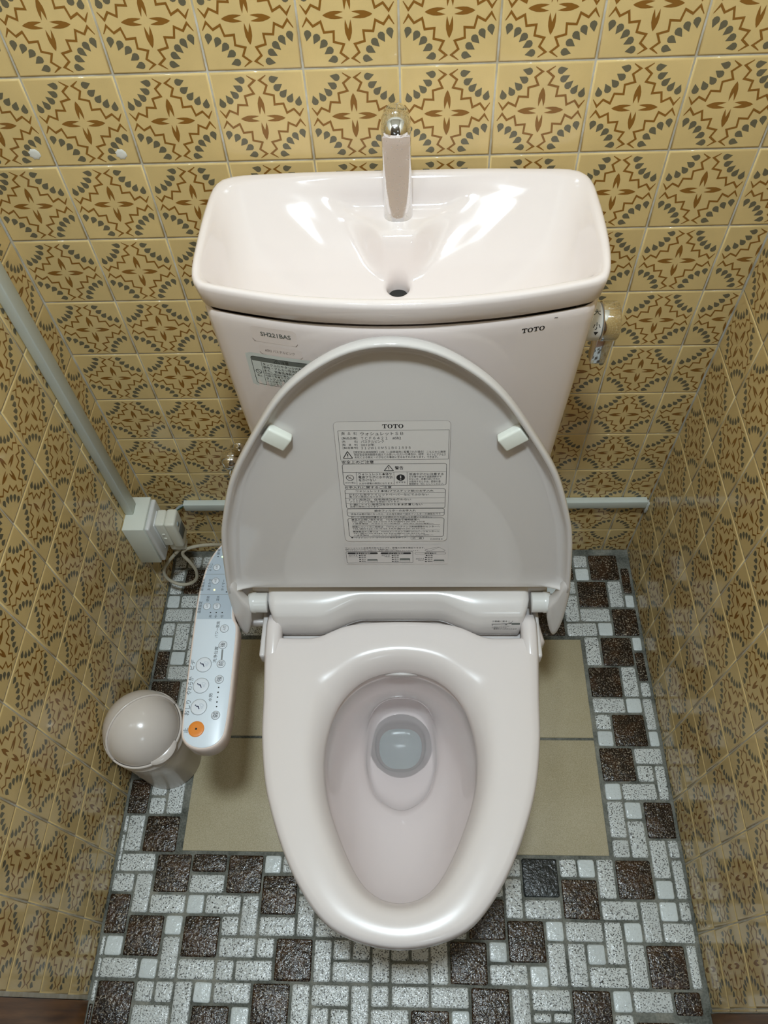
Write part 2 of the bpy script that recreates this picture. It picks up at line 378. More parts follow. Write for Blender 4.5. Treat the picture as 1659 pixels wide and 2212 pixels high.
for j in range(0, 29):                                  # what the fixtures hide is filled in the same manner
    for c in range(1, 32):
        xa, ya = GX(c), GY(j)
        if (c, j) in occ or (xa > BX0-.012 and xa+PX < BX1+.012 and ya < BY0+.012 and ya-PY > BY1-.012): continue
        opts = [(2, 2, D_)]*2+[(2, 1, W_)]*3+[(1, 2, W_)]*3+[(1, 1, W_), (1, 1, P_)]
        random.shuffle(opts)
        for w, h, k in opts+[(1, 1, W_)]:
            cs = {(c+a, j+b) for a in range(w) for b in range(h)}
            okc = all(q not in occ and q[0] < 32 and q[1] < 29 for q in cs)
            if okc and not (GX(c+w) > BX0-.012+.003 and GX(c) < BX1-.003 and GY(j) > BY1 and GY(j+h) < BY0-.003 and not (GX(c+w) <= BX0+.008)):
                MOS.append((k, float(c), float(j), float(w), float(h))); occ |= cs; break
MT = {}
def mosaic_mesh(kind, w, h, var):
    key = (kind, round(w, 4), round(h, 4), var)
    if key in MT: return MT[key]
    rnd = random.Random(hash((round(w*1e4), round(h*1e4), var)) & 0xffff)
    o = rrect(-w/2, -h/2, w/2, h/2, min(.0032, w*.3), 2)
    o = [(x+rnd.uniform(-.0003, .0003), y+rnd.uniform(-.0003, .0003)) for x, y in o]
    b = MB()
    def rg(i, z): return [(x-math.copysign(min(i, abs(x)*.9), x), y-math.copysign(min(i, abs(y)*.9), y), z) for x, y in o]
    b.loft([rg(0, -.005), rg(0, -.0014), rg(.0009, -.0002), rg(.0026, .0002)], cap1=True)
    me = bpy.data.meshes.new('mosaic_tile'); me.from_pydata(b.v, [], b.f); me.polygons.foreach_set('use_smooth', [True]*len(b.f)); me.materials.append(M[kind]); me.update()
    MT[key] = me; return me
random.seed(5)
for i, (k, c, j, w, h) in enumerate(MOS):
    x0, x1 = max(GX(c), .002), min(GX(c+w), ROOMW-.003); y1, y0 = GY(j), GY(j+h); g = .0042
    if x1-x0 < .009: continue
    o = bpy.data.objects.new('mosaic_tile', mosaic_mesh(k, x1-x0-g, y1-y0-g, i % 3))
    put(o, ((x0+x1)/2+random.uniform(-.0006, .0006), (y0+y1)/2+random.uniform(-.0006, .0006), random.uniform(-.0004, .0002)), floor)
    o.rotation_euler.z = random.uniform(-.012, .012)
ym = -.4345
for y1, y0 in ((BY0, ym), (ym, BY1)):
    for k in range(2):
        x0 = BX0+(BX1-BX0)/2*k; x1 = x0+(BX1-BX0)/2; b = MB()
        b.box((x0+.0025, y0+.0025, -.008), (x1-.0025, y1-.0025, .0003), .0008); b.build('floor_tile', 'floor_beige', floor)
LID_PRINT=[
('[製\u3000品\u3000名]', 473.3, 492.5, 339.1, 5.3),
('ウォシュレットＳＢ', 496.8, 550.2, 338.6, 5.7),
('[製品品番]', 473.5, 492.6, 331.6, 4.6),
('ＴＣＦ６４２１\u3000#SR2', 497.3, 547.3, 331.3, 5.0),
('[色\u3000\u3000\u3000名]', 473.3, 492.7, 326.2, 4.6),
('パステルピンク', 497.0, 525.9, 326.1, 4.6),
('[製\u3000造\u3000年]', 473.3, 492.4, 320.7, 4.4),
('2012年', 496.7, 513.8, 320.7, 4.6),
('[製造番号]', 473.5, 492.6, 315.8, 4.2),
('３１２Ｗ１０Ｍ５１Ｂ０１８９８', 496.6, 558.9, 315.6, 4.4),
('【想定安全使用期間】10年（一般家庭用に設置された場合）', 486.9, 575.5, 308.6, 4.2),
('想定安全使用期間を超えてお使いいただいた場合は、経年', 487.1, 575.5, 304.5, 4.2),
('劣化による発火・けがなどの事故に至るおそれがあります。', 487.4, 577.0, 300.1, 4.3),
('こちらから携帯', 579.3, 603.2, 308.0, 4.2),
('サイトにアクセス', 579.4, 603.5, 303.7, 4.2),
('できます。', 579.4, 593.8, 299.7, 4.2),
('*安全上のご注意', 470.3, 511.6, 292.0, 5.8),
('*警告', 538.3, 549.3, 281.4, 6.2),
('水かけ禁止', 472.3, 486.1, 255.9, 3.5),
('*ウォシュレット本体や', 490.5, 534.3, 270.9, 5.0),
('*電源プラグに水や洗剤', 490.2, 534.7, 265.5, 5.0),
('*をかけない', 490.4, 513.2, 260.2, 5.0),
('火災や感電の原因になります。', 490.5, 535.9, 254.4, 3.7),
('必ず守る', 539.2, 551.8, 255.9, 3.5),
('*低温やけどに注意する', 556.5, 601.3, 270.4, 4.7),
('お子様や自分で温度調節がで', 556.4, 598.9, 265.7, 3.8),
('きない方、皮膚の弱い方など', 556.4, 597.3, 261.6, 3.8),
('が使用するときは、便座の温', 556.3, 597.6, 257.3, 3.8),
('度調節を「切」にしてください。', 556.3, 601.9, 253.0, 3.9),
('*お手入れに関するご注意', 471.0, 533.2, 247.4, 5.1),
('*ウォシュレット本体(プラスチック部)のお手入れ', 485.2, 588.7, 240.2, 4.6),
('*かわいた布やトイレットペーパーなどでふかない', 475.7, 582.2, 233.7, 4.3),
('傷つきの原因になります。', 475.6, 520.6, 229.9, 3.2),
('*トイレ用洗剤、住宅用洗剤を使わない', 475.5, 558.5, 224.4, 4.3),
('プラスチックを傷める原因になります。', 476.0, 544.2, 220.3, 3.2),
('*便器にトイレ用洗剤をかけたまま放置しない', 475.6, 573.7, 215.0, 4.4),
('故障の原因になります。', 475.7, 516.3, 210.9, 3.3),
('*給水フィルターのお手入れ', 508.6, 565.0, 203.1, 4.6),
('洗浄の水勢が弱くなったら、止水栓を閉めて給水フィルターの掃除を行う', 475.8, 598.5, 196.4, 4.2),
('詳しくは取扱説明書をよくお読みのうえ正しくお使いください。', 475.9, 586.7, 190.7, 3.6),
('*商品のお問い合わせは\u3000TOTO㈱お客様相談室へ', 476.1, 570.6, 185.5, 4.1),
('TEL☎0120-03-1010 FAX☎0120-09-1010', 476.1, 577.4, 181.2, 3.7),
('＊携帯電話・PHSからのご利用は\u3000093-951-2526(有料)へ', 476.6, 589.9, 177.3, 3.1),
('*修理についてのご用命は\u3000TOTOメンテナンス㈱修理受付センターへ', 475.9, 598.1, 171.4, 4.0),
('TEL☎0120-1010-05 FAX☎0120-1010-02', 476.3, 577.4, 167.3, 3.5),
('*補修部品のご購入は\u3000TOTOメンテナンス㈱TOTOパーツセンターへ', 476.4, 598.0, 161.5, 3.8),
('TEL☎0120-8282-55 FAX☎0120-8272-99', 476.4, 577.4, 157.5, 3.4),
('＊携帯電話・PHSからのご利用は\u3000093-952-8682(有料)へ', 477.0, 589.7, 153.9, 2.9),
('◆“ウォシュレット”はTOTOの登録商標です。', 472.7, 552.9, 149.2, 3.5),
('抗\u3000菌', 559.9, 573.2, 147.6, 3.7),
('D00098 E', 585.5, 602.5, 145.5, 2.5),
]
LID_PRINT2=[
('ウォシュレット本体表示部のランプで、節電の状態を確認できます。', 463.1, 577.5, 127.2, 3.5),
('節電があるのにランプが消えているときは、節電機能が働いていません。', 463.1, 539.1, 123.9, 2.4),
('ランプの点灯していない時間には、節電の運転を再び確認することができます。', 463.1, 569.4, 120.9, 2.4),
('点灯する', 466.9, 479.5, 111.2, 3.2),
('(オレンジ)', 466.7, 479.9, 107.9, 2.3),
('●節電', 481.7, 492.2, 111.1, 2.9),
('●便座', 481.5, 492.0, 106.9, 2.9),
('●温水', 481.8, 491.9, 102.3, 2.9),
('●運転', 481.5, 492.1, 98.0, 3.0),
('点灯する', 514.7, 526.7, 110.9, 3.2),
('(緑色)', 519.0, 527.2, 108.0, 2.3),
('●節電', 529.5, 539.9, 110.8, 2.9),
('●便座', 529.4, 539.8, 106.6, 2.9),
('●温水', 529.6, 539.9, 102.1, 2.9),
('●運転', 529.4, 539.8, 97.8, 3.0),
('●節電', 578.7, 589.0, 110.5, 2.9),
('●便座', 577.6, 589.1, 106.0, 2.9),
('●温水', 577.6, 589.1, 101.5, 2.9),
('●運転', 577.6, 589.2, 97.2, 3.0),
('点灯する', 564.4, 576.5, 103.2, 3.3),
('(緑色)', 567.7, 576.5, 100.0, 2.3),
]
LR={'B': (463.6, 94.4, 560.3, 119.3),
 'C1': (470.8, 207.6, 604.4, 243.9),
 'C2': (471.0, 192.5, 603.7, 207.1),
 'C3': (471.0, 150.8, 603.7, 188.6),
 'K': (557.8, 145.0, 575.3, 150.1),
 'R1': (469.4, 295.7, 606.8, 343.7),
 'TOTO': (524.5, 347.0, 550.4, 353.4),
 'W': (470.5, 250.3, 605.0, 288.5),
 'b1': (493.9, 96.9, 508.4, 102.4),
 'b2': (541.4, 96.7, 555.9, 104.1),
 'b3': (590.8, 95.8, 605.5, 101.1),
 'ic1': (474.0, 257.0, 484.5, 272.4),
 'ic2': (539.8, 256.5, 551.3, 272.4),
 'p1': (465.7, 113.9, 509.5, 117.7),
 'p2': (513.8, 113.6, 557.6, 117.4),
 'p3': (563.4, 113.3, 607.5, 117.1),
 'tri1': (473.0, 298.7, 484.8, 310.1),
 'tri2': (524.5, 276.7, 536.5, 286.5)}
LHL=[(470.5, 604.2, 274.1),
 (470.3, 603.6, 236.5),
 (470.1, 603.6, 227.2),
 (471.3, 603.6, 217.4),
 (470.7, 603.4, 199.3),
 (476.5, 598.3, 174.7),
 (476.5, 598.5, 164.2)]
LVL=[(487.8, 274.7, 252.2), (536.9, 274.1, 251.7), (553.9, 273.9, 251.5)]
PB=[('stop', 247.5, -558.8, 12.1),
 ('rear', 246.2, -526.4, 12.2),
 ('soft', 244.4, -493.8, 12.1),
 ('front', 243.5, -461.0, 12.0),
 ('弱', 272.7, -538.5, 6.6),
 ('強', 270.5, -484.1, 6.7),
 ('前', 269.8, -459.5, 6.6),
 ('後', 268.4, -428.9, 6.7),
 ('入/切', 267.0, -401.6, 6.8),
 ('入/切', 234.0, -363.3, 6.1),
 ('入/切', 249.7, -363.3, 6.1),
 ('入/切', 241.2, -318.0, 6.2),
 ('入/切', 239.8, -293.0, 6.0)]
PD=[(272.3, -525.5),
 (271.9, -518.6),
 (271.8, -511.3),
 (271.5, -503.9),
 (271.3, -496.4),
 (241.2, -374.1),
 (250.3, -374.1),
 (259.7, -374.1),
 (238.9, -272.5),
 (261.6, -337.8)]
PLED=[(241.6, -334.2), (246.1, -272.9)]
PT=[('おしり', 229.6, -527.5, 22.5, 7.4),
 ('やわらか', 227.8, -493.9, 28.0, 7.6),
 ('ビデ', 226.3, -460.7, 16.0, 6.8),
 ('止', 232.1, -560.8, 7.3, 6.4),
 ('水勢', 261.3, -511.5, 12.8, 5.4),
 ('洗浄位置', 259.3, -444.5, 26.1, 5.6),
 ('パワー脱臭', 256.0, -403.0, 28.0, 5.4),
 ('温度設定', 222.6, -365.0, 21.4, 5.5),
 ('便座', 233.3, -350.0, 9.8, 4.5),
 ('温水', 249.4, -349.1, 9.8, 4.5),
 ('高', 241.7, -380.7, 4.5, 4.1),
 ('中', 250.6, -380.7, 4.5, 4.1),
 ('低', 260.2, -380.7, 4.5, 4.1),
 ('節電設定', 220.9, -324.7, 22.3, 5.6),
 ('おまかせ', 232.4, -324.7, 20.4, 4.9),
 ('タイマー', 254.5, -325.7, 20.0, 4.6),
 ('ノズル', 224.8, -292.7, 14.1, 4.3),
 ('そうじ', 230.1, -292.7, 14.1, 4.3),
 ('節電', 238.8, -263.5, 11.2, 4.7)]
PLN=[(216.3, -305.4, 254.2, -305.5), (218.7, -342.4, 264.9, -342.5)]
# bar [(268.8, -435.5), (269.6, -452.6), (217.4, -385.5)]
# ---------------------------------------------------------------- flat print helpers
class Print:
    """flat print on a surface: 2-D shapes in millimetres mapped to 3-D by fr(x, y, lift)"""
    jobs = []
    def __init__(s, fr, seg=1e9): s.fr = fr; s.seg = seg; s.mb = MB(); s.txt = []
    def poly(s, pts, m, lift=.1): s.mb.add([s.fr(x, y, lift) for x, y in pts], [tuple(range(len(pts)))], m, False)
    def line(s, a, b, w, m, lift=.1):
        a, b = Vector(a), Vector(b); d = (b-a).normalized(); n = Vector((-d.y, d.x))*w/2; k = max(1, int((b-a).length/s.seg))
        for i in range(k):
            p_, q_ = a.lerp(b, i/k), a.lerp(b, (i+1)/k); s.poly([p_-n, q_-n, q_+n, p_+n], m, lift)
    def path(s, pts, w, m, closed=False, lift=.1):
        pts = list(pts)+([pts[0]] if closed else [])
        for a, b in zip(pts, pts[1:]):
            if (Vector(a)-Vector(b)).length > 1e-6: s.line(a, b, w, m, lift)
    def rbox(s, x0, y0, x1, y1, r, w, m, lift=.1): s.path(rrect(x0, y0, x1, y1, r, 4), w, m, True, lift)
    def disc(s, x, y, r, m, lift=.1, n=20): s.poly([(x+r*math.cos(2*math.pi*k/n), y+r*math.sin(2*math.pi*k/n)) for k in range(n)], m, lift)
    def ringc(s, x, y, r, w, m, lift=.1, n=24): s.path([(x+r*math.cos(2*math.pi*k/n), y+r*math.sin(2*math.pi*k/n)) for k in range(n)], w, m, True, lift)
    def tri(s, x0, y0, x1, y1, m):
        s.path([(x0, y0), (x1, y0), ((x0+x1)/2, y1)], (y1-y0)*.1, m, True)
        cx = (x0+x1)/2; h = y1-y0; s.line((cx, y0+h*.34), (cx, y0+h*.68), h*.1, m); s.disc(cx, y0+h*.2, h*.06, m, n=8)
    def text(s, body, x0, x1, ym, h, m, bold=0.0, rot=False, lift=.12):
        """text filling x0..x1 (millimetres) centred on ym; rot: x runs along the surface's second axis"""
        cu = bpy.data.curves.new('t', 'FONT'); cu.body = body; cu.resolution_u = 2; cu.offset = bold
        ob = bpy.data.objects.new('t', cu); COL.objects.link(ob); s.txt.append((ob, x0, x1, ym, h, m, rot, lift))
    def toto(s, x0, y0, x1, y1, m):
        """the maker's word mark: bold slab-serif capitals"""
        w = (x1-x0); h = y1-y0; lw = w*.232; gap = w*.024
        for i, ch in enumerate('TOTO'):
            a = x0+i*(lw+gap)
            if ch == 'T':
                b = lambda u0, v0, u1, v1: s.poly([(a+u0*lw, y0+v0*h), (a+u1*lw, y0+v0*h), (a+u1*lw, y0+v1*h), (a+u0*lw, y0+v1*h)], m)
                b(0, .84, 1, 1); b(0, .64, .10, .84); b(.90, .64, 1, .84); b(.38, .1, .62, .84); b(.24, 0, .76, .12)
            else:
                cx, cy = a+lw/2, y0+h/2; n = 24
                O = [(cx+lw*.52*math.cos(2*math.pi*k/n), cy+h*.52*math.sin(2*math.pi*k/n)) for k in range(n)]
                I = [(cx+lw*.27*math.cos(2*math.pi*k/n), cy+h*.40*math.sin(2*math.pi*k/n)) for k in range(n)]
                for k in range(n): s.poly([O[k], O[(k+1) % n], I[(k+1) % n], I[k]], m)
    def build(s, name, mats, parent): Print.jobs.append((s, name, mats, parent)); return s
    @classmethod
    def flush(cls):
        bpy.context.view_layer.update(); dg = bpy.context.evaluated_depsgraph_get()
        for s, name, mats, parent in cls.jobs:
            for ob, x0, x1, ym, h, m, rot, lift in s.txt:
                me = bpy.data.meshes.new_from_object(ob.evaluated_get(dg)); vs_ = [v.co.copy() for v in me.vertices]; fs = [tuple(p.vertices) for p in me.polygons]
                bpy.data.meshes.remove(me)
                if not vs_: continue
                a = min(v.x for v in vs_); b = max(v.x for v in vs_); c = min(v.y for v in vs_); d = max(v.y for v in vs_)
                kx = (x1-x0)/max(1e-6, b-a); ky = min(h/max(1e-6, d-c), kx*2.6 if len(ob.data.body) > 1 else 1e9)
                out = []
                for v in vs_:
                    X = x0+(v.x-a)*kx; Y = ym+(v.y-(c+d)/2)*ky
                    out.append(s.fr(-Y, X, lift) if rot else s.fr(X, Y, lift))
                s.mb.add(out, fs, m, False)
            o = s.mb.build(name, mats, parent, fixn=False)
        for s, *_ in cls.jobs:
            for ob, *_r in s.txt:
                cu = ob.data; bpy.data.objects.remove(ob); bpy.data.curves.remove(cu)
# ---------------------------------------------------------------- toilet bowl
CX = .540; BC = (.540, -.600)
NA = 128
SEAT_OUT = angular([tuple(p) for p in catmull(sym(CX, [(0, -.381), (.08, -.3865), (.130, -.4065), (.165, -.4085), (.2030, -.4085), (.2105, -.430), (.2095, -.455), (.2055, -.505), (.2005, -.57), (.185, -.645), (.149, -.73), (.106, -.79), (.063, -.8165), (0, -.8275)]), 10)], BC, NA)
HOLE = angular([tuple(p) for p in catmull(sym(CX, [(0, -.452), (.0545, -.466), (.0925, -.506), (.1095, -.568), (.105, -.632), (.084, -.692), (.056, -.743), (.03, -.766), (0, -.773)]), 10)], BC, NA)
def R3(poly, z): return [(x, y, z) for x, y in poly]
def mixp(a, b, t): return [(lerp(p[0], q[0], t), lerp(p[1], q[1], t)) for p, q in zip(a, b)]
def egg(cx, yr, yf, hw, k=2.3):
    yc = (yr+yf)/2; hl = (yr-yf)/2; out = []
    for i in range(96):
        a = 2*math.pi*i/96; c, s_ = math.cos(a), math.sin(a)
        y = yc+math.copysign(abs(s_)**(2/k), s_)*hl; x = cx+math.copysign(abs(c)**(2/k), c)*hw*(1-.10*max(0, -s_)); out.append((x, y))
    return angular(out, (cx, yc), NA)
bowl = thing('toilet_bowl', 'pale pink ceramic toilet bowl standing on the beige floor tiles', 'toilet', (CX, -.52, 0))
RIM = [(CX+(x-CX)*.965, max(-.812, y)) for x, y in SEAT_OUT]; RIM = [(x, y if y > -.6 else y*1.0) for x, y in RIM]
RIM = inset(SEAT_OUT, BC, .009)
FOOT = egg(CX, -.20, -.695, .105, 2.6)
FOOTM = egg(CX, -.20, -.715, .112, 2.6)
b = MB()
b.loft([R3(FOOT, .0006), R3(FOOT, .02), R3(mixp(FOOT, FOOTM, 1), .14), R3(mixp(FOOTM, inset(RIM, BC, .02), .45), .24), R3(mixp(FOOTM, inset(RIM, BC, .012), .85), .32), R3(inset(RIM, BC, .004), .362), R3(RIM, .374), R3(inset(RIM, BC, .004), .384), R3(inset(RIM, BC, .012), .387), R3(mixp(RIM, HOLE, .72), .387)], cap0=True)
b.build('bowl_body', 'porcelain', bowl)
TC = (.537, -.500)
TR = angular([tuple(p) for p in catmull([(TC[0]+x, y) for x, y in [(0, -.425), (-.036, -.434), (-.056, -.468), (-.0625, -.520), (-.058, -.560), (-.040, -.597), (0, -.617), (.040, -.597), (.058, -.560), (.0625, -.520), (.056, -.468), (.036, -.434)]], 10)], BC if False else TC, NA)
TR = [(x, y) for x, y in TR]
HO = angular(HOLE, TC, NA)
b = MB()
rim_in = angular(mixp(RIM, HOLE, .74), TC, NA)
def ringz(poly, fz): return [(x, y, fz(x, y)) for x, y in poly]
def blend(t, z): return [(lerp(p[0], q[0], t), lerp(p[1], q[1], t), z) for p, q in zip(HO, TR)]
wide = inset(HO, TC, -.012)
fl = lambda y: .150+S(-.545, -.640, y)*.06
tin = inset(TR, TC, .006)
zf = lambda x, y: interp([(.040, .136), (.057, .1495), (.085, .166), (.125, .190)], math.hypot(x-.535, y+.4925))
out_hole = egg(.534, -.449, -.536, .0455, 2.6); out_hole = angular(out_hole, TC, NA)
b.loft([R3(rim_in, .387), R3(inset(HO, TC, -.006), .372), R3(wide, .345), R3(inset(HO, TC, -.004), .31), blend(.18, .272), blend(.45, .240), blend(.75, .217), blend(.93, .207), blend(1.0, .200),
        R3(inset(TR, TC, .003), .193), ringz(tin, zf),
        ringz(mixp(tin, out_hole, .25), zf), ringz(mixp(tin, out_hole, .5), zf), ringz(mixp(tin, out_hole, .75), zf), ringz(mixp(tin, out_hole, .93), zf), R3(out_hole, .132), R3(inset(out_hole, TC, .004), .125), R3(inset(out_hole, TC, .007), .119)])
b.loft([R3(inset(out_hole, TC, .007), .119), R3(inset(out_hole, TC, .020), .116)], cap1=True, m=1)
b.build('bowl_interior', ['porcelain_in', 'outlet_pale'], bowl)
b = MB(); wr = mixp(tin, out_hole, .12);
b.add([(x, y, .149) for x, y in wr]+[(TC[0], -.50, .149)], [(i, (i+1) % NA, NA) for i in range(NA)]); b.build('water', 'water', bowl)
# rear deck of the bowl that carries the tank and the seat unit
b = MB(); deck = [tuple(p) for p in catmull([(.36, -.06), (.34, -.14), (.335, -.30), (.34, -.42), (.74, -.42), (.745, -.30), (.74, -.14), (.72, -.06)], 6)]
dc = (.54, -.24); deck = angular(deck, dc, 64); low = angular(egg(CX, -.06, -.42, .12, 3), dc, 64)
b.loft([R3(low, .06), R3(mixp(low, deck, .3), .2), R3(mixp(low, deck, .9), .33), R3(deck, .355), R3(deck, .378), R3(inset(deck, dc, .006), .384)], True, True); b.build('rear_deck', 'porcelain', bowl)
# ---------------------------------------------------------------- cistern
tank = thing('toilet_tank', 'pale pink ceramic toilet cistern with warning stickers', 'cistern', (.55, -.15, .386))
LIDO = [(.549, -.0175), (.455, -.0175), (.374, -.0205), (.336, -.0245), (.3175, -.040), (.3120, -.09), (.3115, -.15), (.3130, -.195), (.3195, -.2200), (.338, -.2325), (.42, -.2540), (.49, -.2640), (.549, -.2670), (.61, -.2640), (.685, -.2535), (.760, -.2355), (.776, -.2225), (.7830, -.195), (.7860, -.15), (.7850, -.09), (.7800, -.045), (.762, -.0275), (.72, -.0235), (.645, -.0190)]
LC = (.549, -.145)
LO = angular([tuple(p) for p in catmull(LIDO, 8)], LC, 160)
def tk(i, z, k=0.0): return [(LC[0]+(x-LC[0])*(1-k), LC[1]+(y-LC[1])*(1-k*.9), z) for x, y in inset(LO, LC, i)]
b = MB()
b.loft([tk(.035, .3865, .12), tk(.012, .400, .10), tk(.004, .43, .085), tk(.006, .60, .055), tk(.005, .78, .025), tk(.005, .903, .004), tk(.0056, .917, 0), tk(.0072, .9255, 0), tk(.0090, .9275, 0), tk(.0108, .926, 0), tk(.0112, .90, .004), tk(.012, .78, .03), tk(.013, .55, .07)], True, False)
b.build('tank_body', 'porcelain', tank)
def front_y(x, z):
    """front surface of the cistern at height z"""
    k = interp([(.43, .085), (.60, .055), (.78, .025), (.905, .004)], z); i = interp([(.43, .004), (.6, .006), (.905, .005)], z)
    ring = tk(i, z, k); best = None
    for p, q in zip(ring, ring[1:]+ring[:1]):
        if p[1] < -.2 and q[1] < -.2 and min(p[0], q[0]) <= x <= max(p[0], q[0]): best = lerp(p[1], q[1], (x-p[0])/(q[0]-p[0]+1e-9))
    return best if best is not None else -.24
def tank_fr(x0, z0, sx=1.0, tilt=0.0):
    def fr(x, y, lift):
        X, Z = x0+(x*math.cos(tilt)-y*math.sin(tilt))/1000, z0+(x*math.sin(tilt)+y*math.cos(tilt))/1000
        return (X, front_y(X, Z)-lift*.001-.0002, Z)
    return fr
def sheet(pr, x0, y0, x1, y1, r, m, lift=.02):
    """a rounded label as a fine strip grid, so that it follows the curved wall"""
    n = 16; o = []
    for k in range(n+1):
        x = lerp(x0, x1, k/n); d = 0
        for e in (x-x0, x1-x):
            if e < r: d = r-math.sqrt(max(0, r*r-(r-e)**2))
        o.append((x, y0+d, y1-d))
    for a, c in zip(o, o[1:]): pr.poly([(a[0], a[1]), (c[0], c[1]), (c[0], c[2]), (a[0], a[2])], m, lift)
p = Print(tank_fr(.686, .905)); p.toto(0, .6, 26, 7.2, 0); p.build('maker_mark', ['ink'], tank)
p = Print(tank_fr(.376, .892)); sheet(p, 0, 0, 54, 24, 3, 1); p.path([(0, 4), (2, 0), (52, 0), (54, 4)], .5, 2, lift=.06)
p.text('SH221BAS', 11, 47, 13.5, 6.5, 0, .02); p.build('model_sticker', ['ink_grey', 'sticker_pink', 'ink_faint'], tank)
p = Print(tank_fr(.381, .872)); sheet(p, 0, 0, 52, 15, 2, 1); p.path([(0, 3), (2, 0), (50, 0), (52, 3)], .5, 2, lift=.06)
p.text('#SR2 パステルピンク', 7, 43, 7, 4.5, 0); p.build('colour_sticker', ['ink_faint', 'sticker_pink', 'ink_faint'], tank)
p = Print(tank_fr(.361, .815), 6); sheet(p, 0, -4, 122, 56, 3, 1)
p.rbox(6, 1, 118, 50, 4, .7, 0); sheet(p, 6.5, 42.5, 117.5, 49.6, .1, 2, .07)
p.line((18, 1), (18, 42.5), .5, 0); p.tri(34, 43.2, 42, 49, 0); p.text('注意', 43, 53, 46, 5.6, 0, .006)
p.ringc(12, 24, 3.6, .7, 0); p.line((9.6, 26.4), (14.4, 21.6), .7, 0); p.text('禁止', 9, 15, 16.5, 3.2, 0, .0)
for i, (s_, x1, h) in enumerate([('タンクふたやタンク内部の掃除には、塩素系・', 112, 4.6), ('酸性・アルカリ性洗剤は使用しないでください。', 114, 4.6), ('また、芳香洗浄剤などを使わないでください。', 110, 4.6), ('内部の部品が傷み、水漏れの原因になります。', 98, 3.4), ('内部で有毒ガスが発生するおそれがあります。', 98, 3.4), ('タンクふたを強く押さないでください。', 94, 4.8), ('ふたが落下してけがをする', 62, 3.4), ('ことがあります。', 48, 3.4)]):
    p.text(s_, 19.5, x1, 38.6-[0, 5.6, 11.2, 16, 20, 25.2, 30.2, 34.4][i], h, 0, .006 if h > 4 else 0)
p.build('warning_sticker', ['ink', 'sticker_white', 'ink_grey'], tank)
p = Print(tank_fr(.7215, .932-.0115)); p.poly([(0, 0), (4, 0), (4, .9), (0, .9)], 0); p.build('glaze_mark', ['ink'], tank)
# flush lever on the right-hand side
LV = Vector((.7755, -.165, .8445))
b = MB(); b.lathe(LV, [(.024, -.012), (.0238, .019), (.0225, .0205), (.01, .0208)], (1, 0, 0), 40, cap1=True)
lv = b.build('flush_lever', 'white_gloss', tank); lv['label'] = 'white collar of the chrome flush lever'
b = MB(); c0 = LV+Vector((.0212, 0, 0)); b.lathe(c0, [(.0235, 0), (.0246, .001), (.0246, .0195), (.0228, .0218), (.012, .0225)], (1, 0, 0), 48, cap0=True, cap1=True)
hb = MB(); hb.box(c0+Vector((-.001, -.0125, -.066)), c0+Vector((.0215, .0115, -.012)), .0022, seg=3)
for v in range(len(hb.v)):
    x, y, z = hb.v[v]; k = (c0.z-.012-z)/.056; hb.v[v] = (x-k*.002+(x-c0.x-.010)*(-.12*k), c0.y+(y-c0.y)*(1-.25*k), z)
b.add(hb.v, hb.f); b.build('lever_handle', 'chrome', lv, sharp=40)
def lev_fr(x, y, lift):   # x along the axis, y around the collar
    a = y/24.0; return (LV.x+.0005+x/1000, LV.y-(.0240+lift*.001)*math.cos(a)*1.0, LV.z+(.0240+lift*.001)*math.sin(a))
p = Print(lev_fr); p.text('大', 8, 17, 29, 8, 0); p.text('小', 8, 17, 12, 9, 0); p.poly([(9.5, 4.2), (15.5, 4.2), (12.5, -1.2)], 0, .12); p.build('lever_marking', ['ink'], lv)
# ---------------------------------------------------------------- hand-wash basin that closes the cistern
basin = thing('wash_basin', 'pale pink ceramic hand-wash basin lid with chrome spout on the cistern', 'basin', (.549, -.145, .9325))
ZR = .965; DR = (.5445, -.134)
def bz(x, y):
    u = abs((x-.548)/.2335); xx = (x-.549)/.2335
    yb = -.0185-.010*xx**4-.004*xx*xx; yf = -.2670+.038*xx*xx
    v = (yb-y)/(yb-yf)
    eb = min(1.0, max(0.0, (v*(yb-yf)-.011)))   # metres inside the back edge
    ef = max(0.0, (1-v)*(yb-yf)-.012); es = max(0.0, (1-u)*.2335-.007)
    q = lambda e, r: 1-(1-min(1, e/r))**1.6
    back = q(eb, .150); fro = .25*S(0, .02, ef)+.75*q(ef, .045); sid = .30*q(es, .035)+.70*q(es, .13)
    dep = .096*back*fro*sid
    dd = math.hypot((x-DR[0])*.6, y-DR[1]); dep += .006*max(0, 1-dd/.08)*back*fro
    z = ZR-dep
    w = interp([(-.120, .014), (-.105, .022), (-.085, .036), (-.05, .070), (-.03, .075)], y)
    m = (1-S(w*.8, w+.020, abs(x-.5455)))*S(-.128, -.098, y)
    tgt = min(.9325, ZR-.45*0)
    if y > -.052: tgt = lerp(.9325, z, S(-.052, -.040, y))
    return lerp(z, max(z, tgt) if y < -.075 else tgt, m)
b = MB(); rings = []
def lo(i): return inset(LO, LC, i)
rings += [[(x, y, .9335) for x, y in lo(.014)], [(x, y, .9335) for x, y in lo(.005)], [(x, y, .9355) for x, y in lo(.0035)], [(x, y, .950) for x, y in lo(.0012)], [(x, y, .9585) for x, y in lo(0)], [(x, y, .9628) for x, y in lo(.0012)], [(x, y, .9650) for x, y in lo(.0042)]]
hole_r = .0125
dro = [(DR[0]+hole_r*1.25*math.cos(2*math.pi*k/160), DR[1]+hole_r*math.sin(2*math.pi*k/160)) for k in range(160)]
src = lo(.0085)
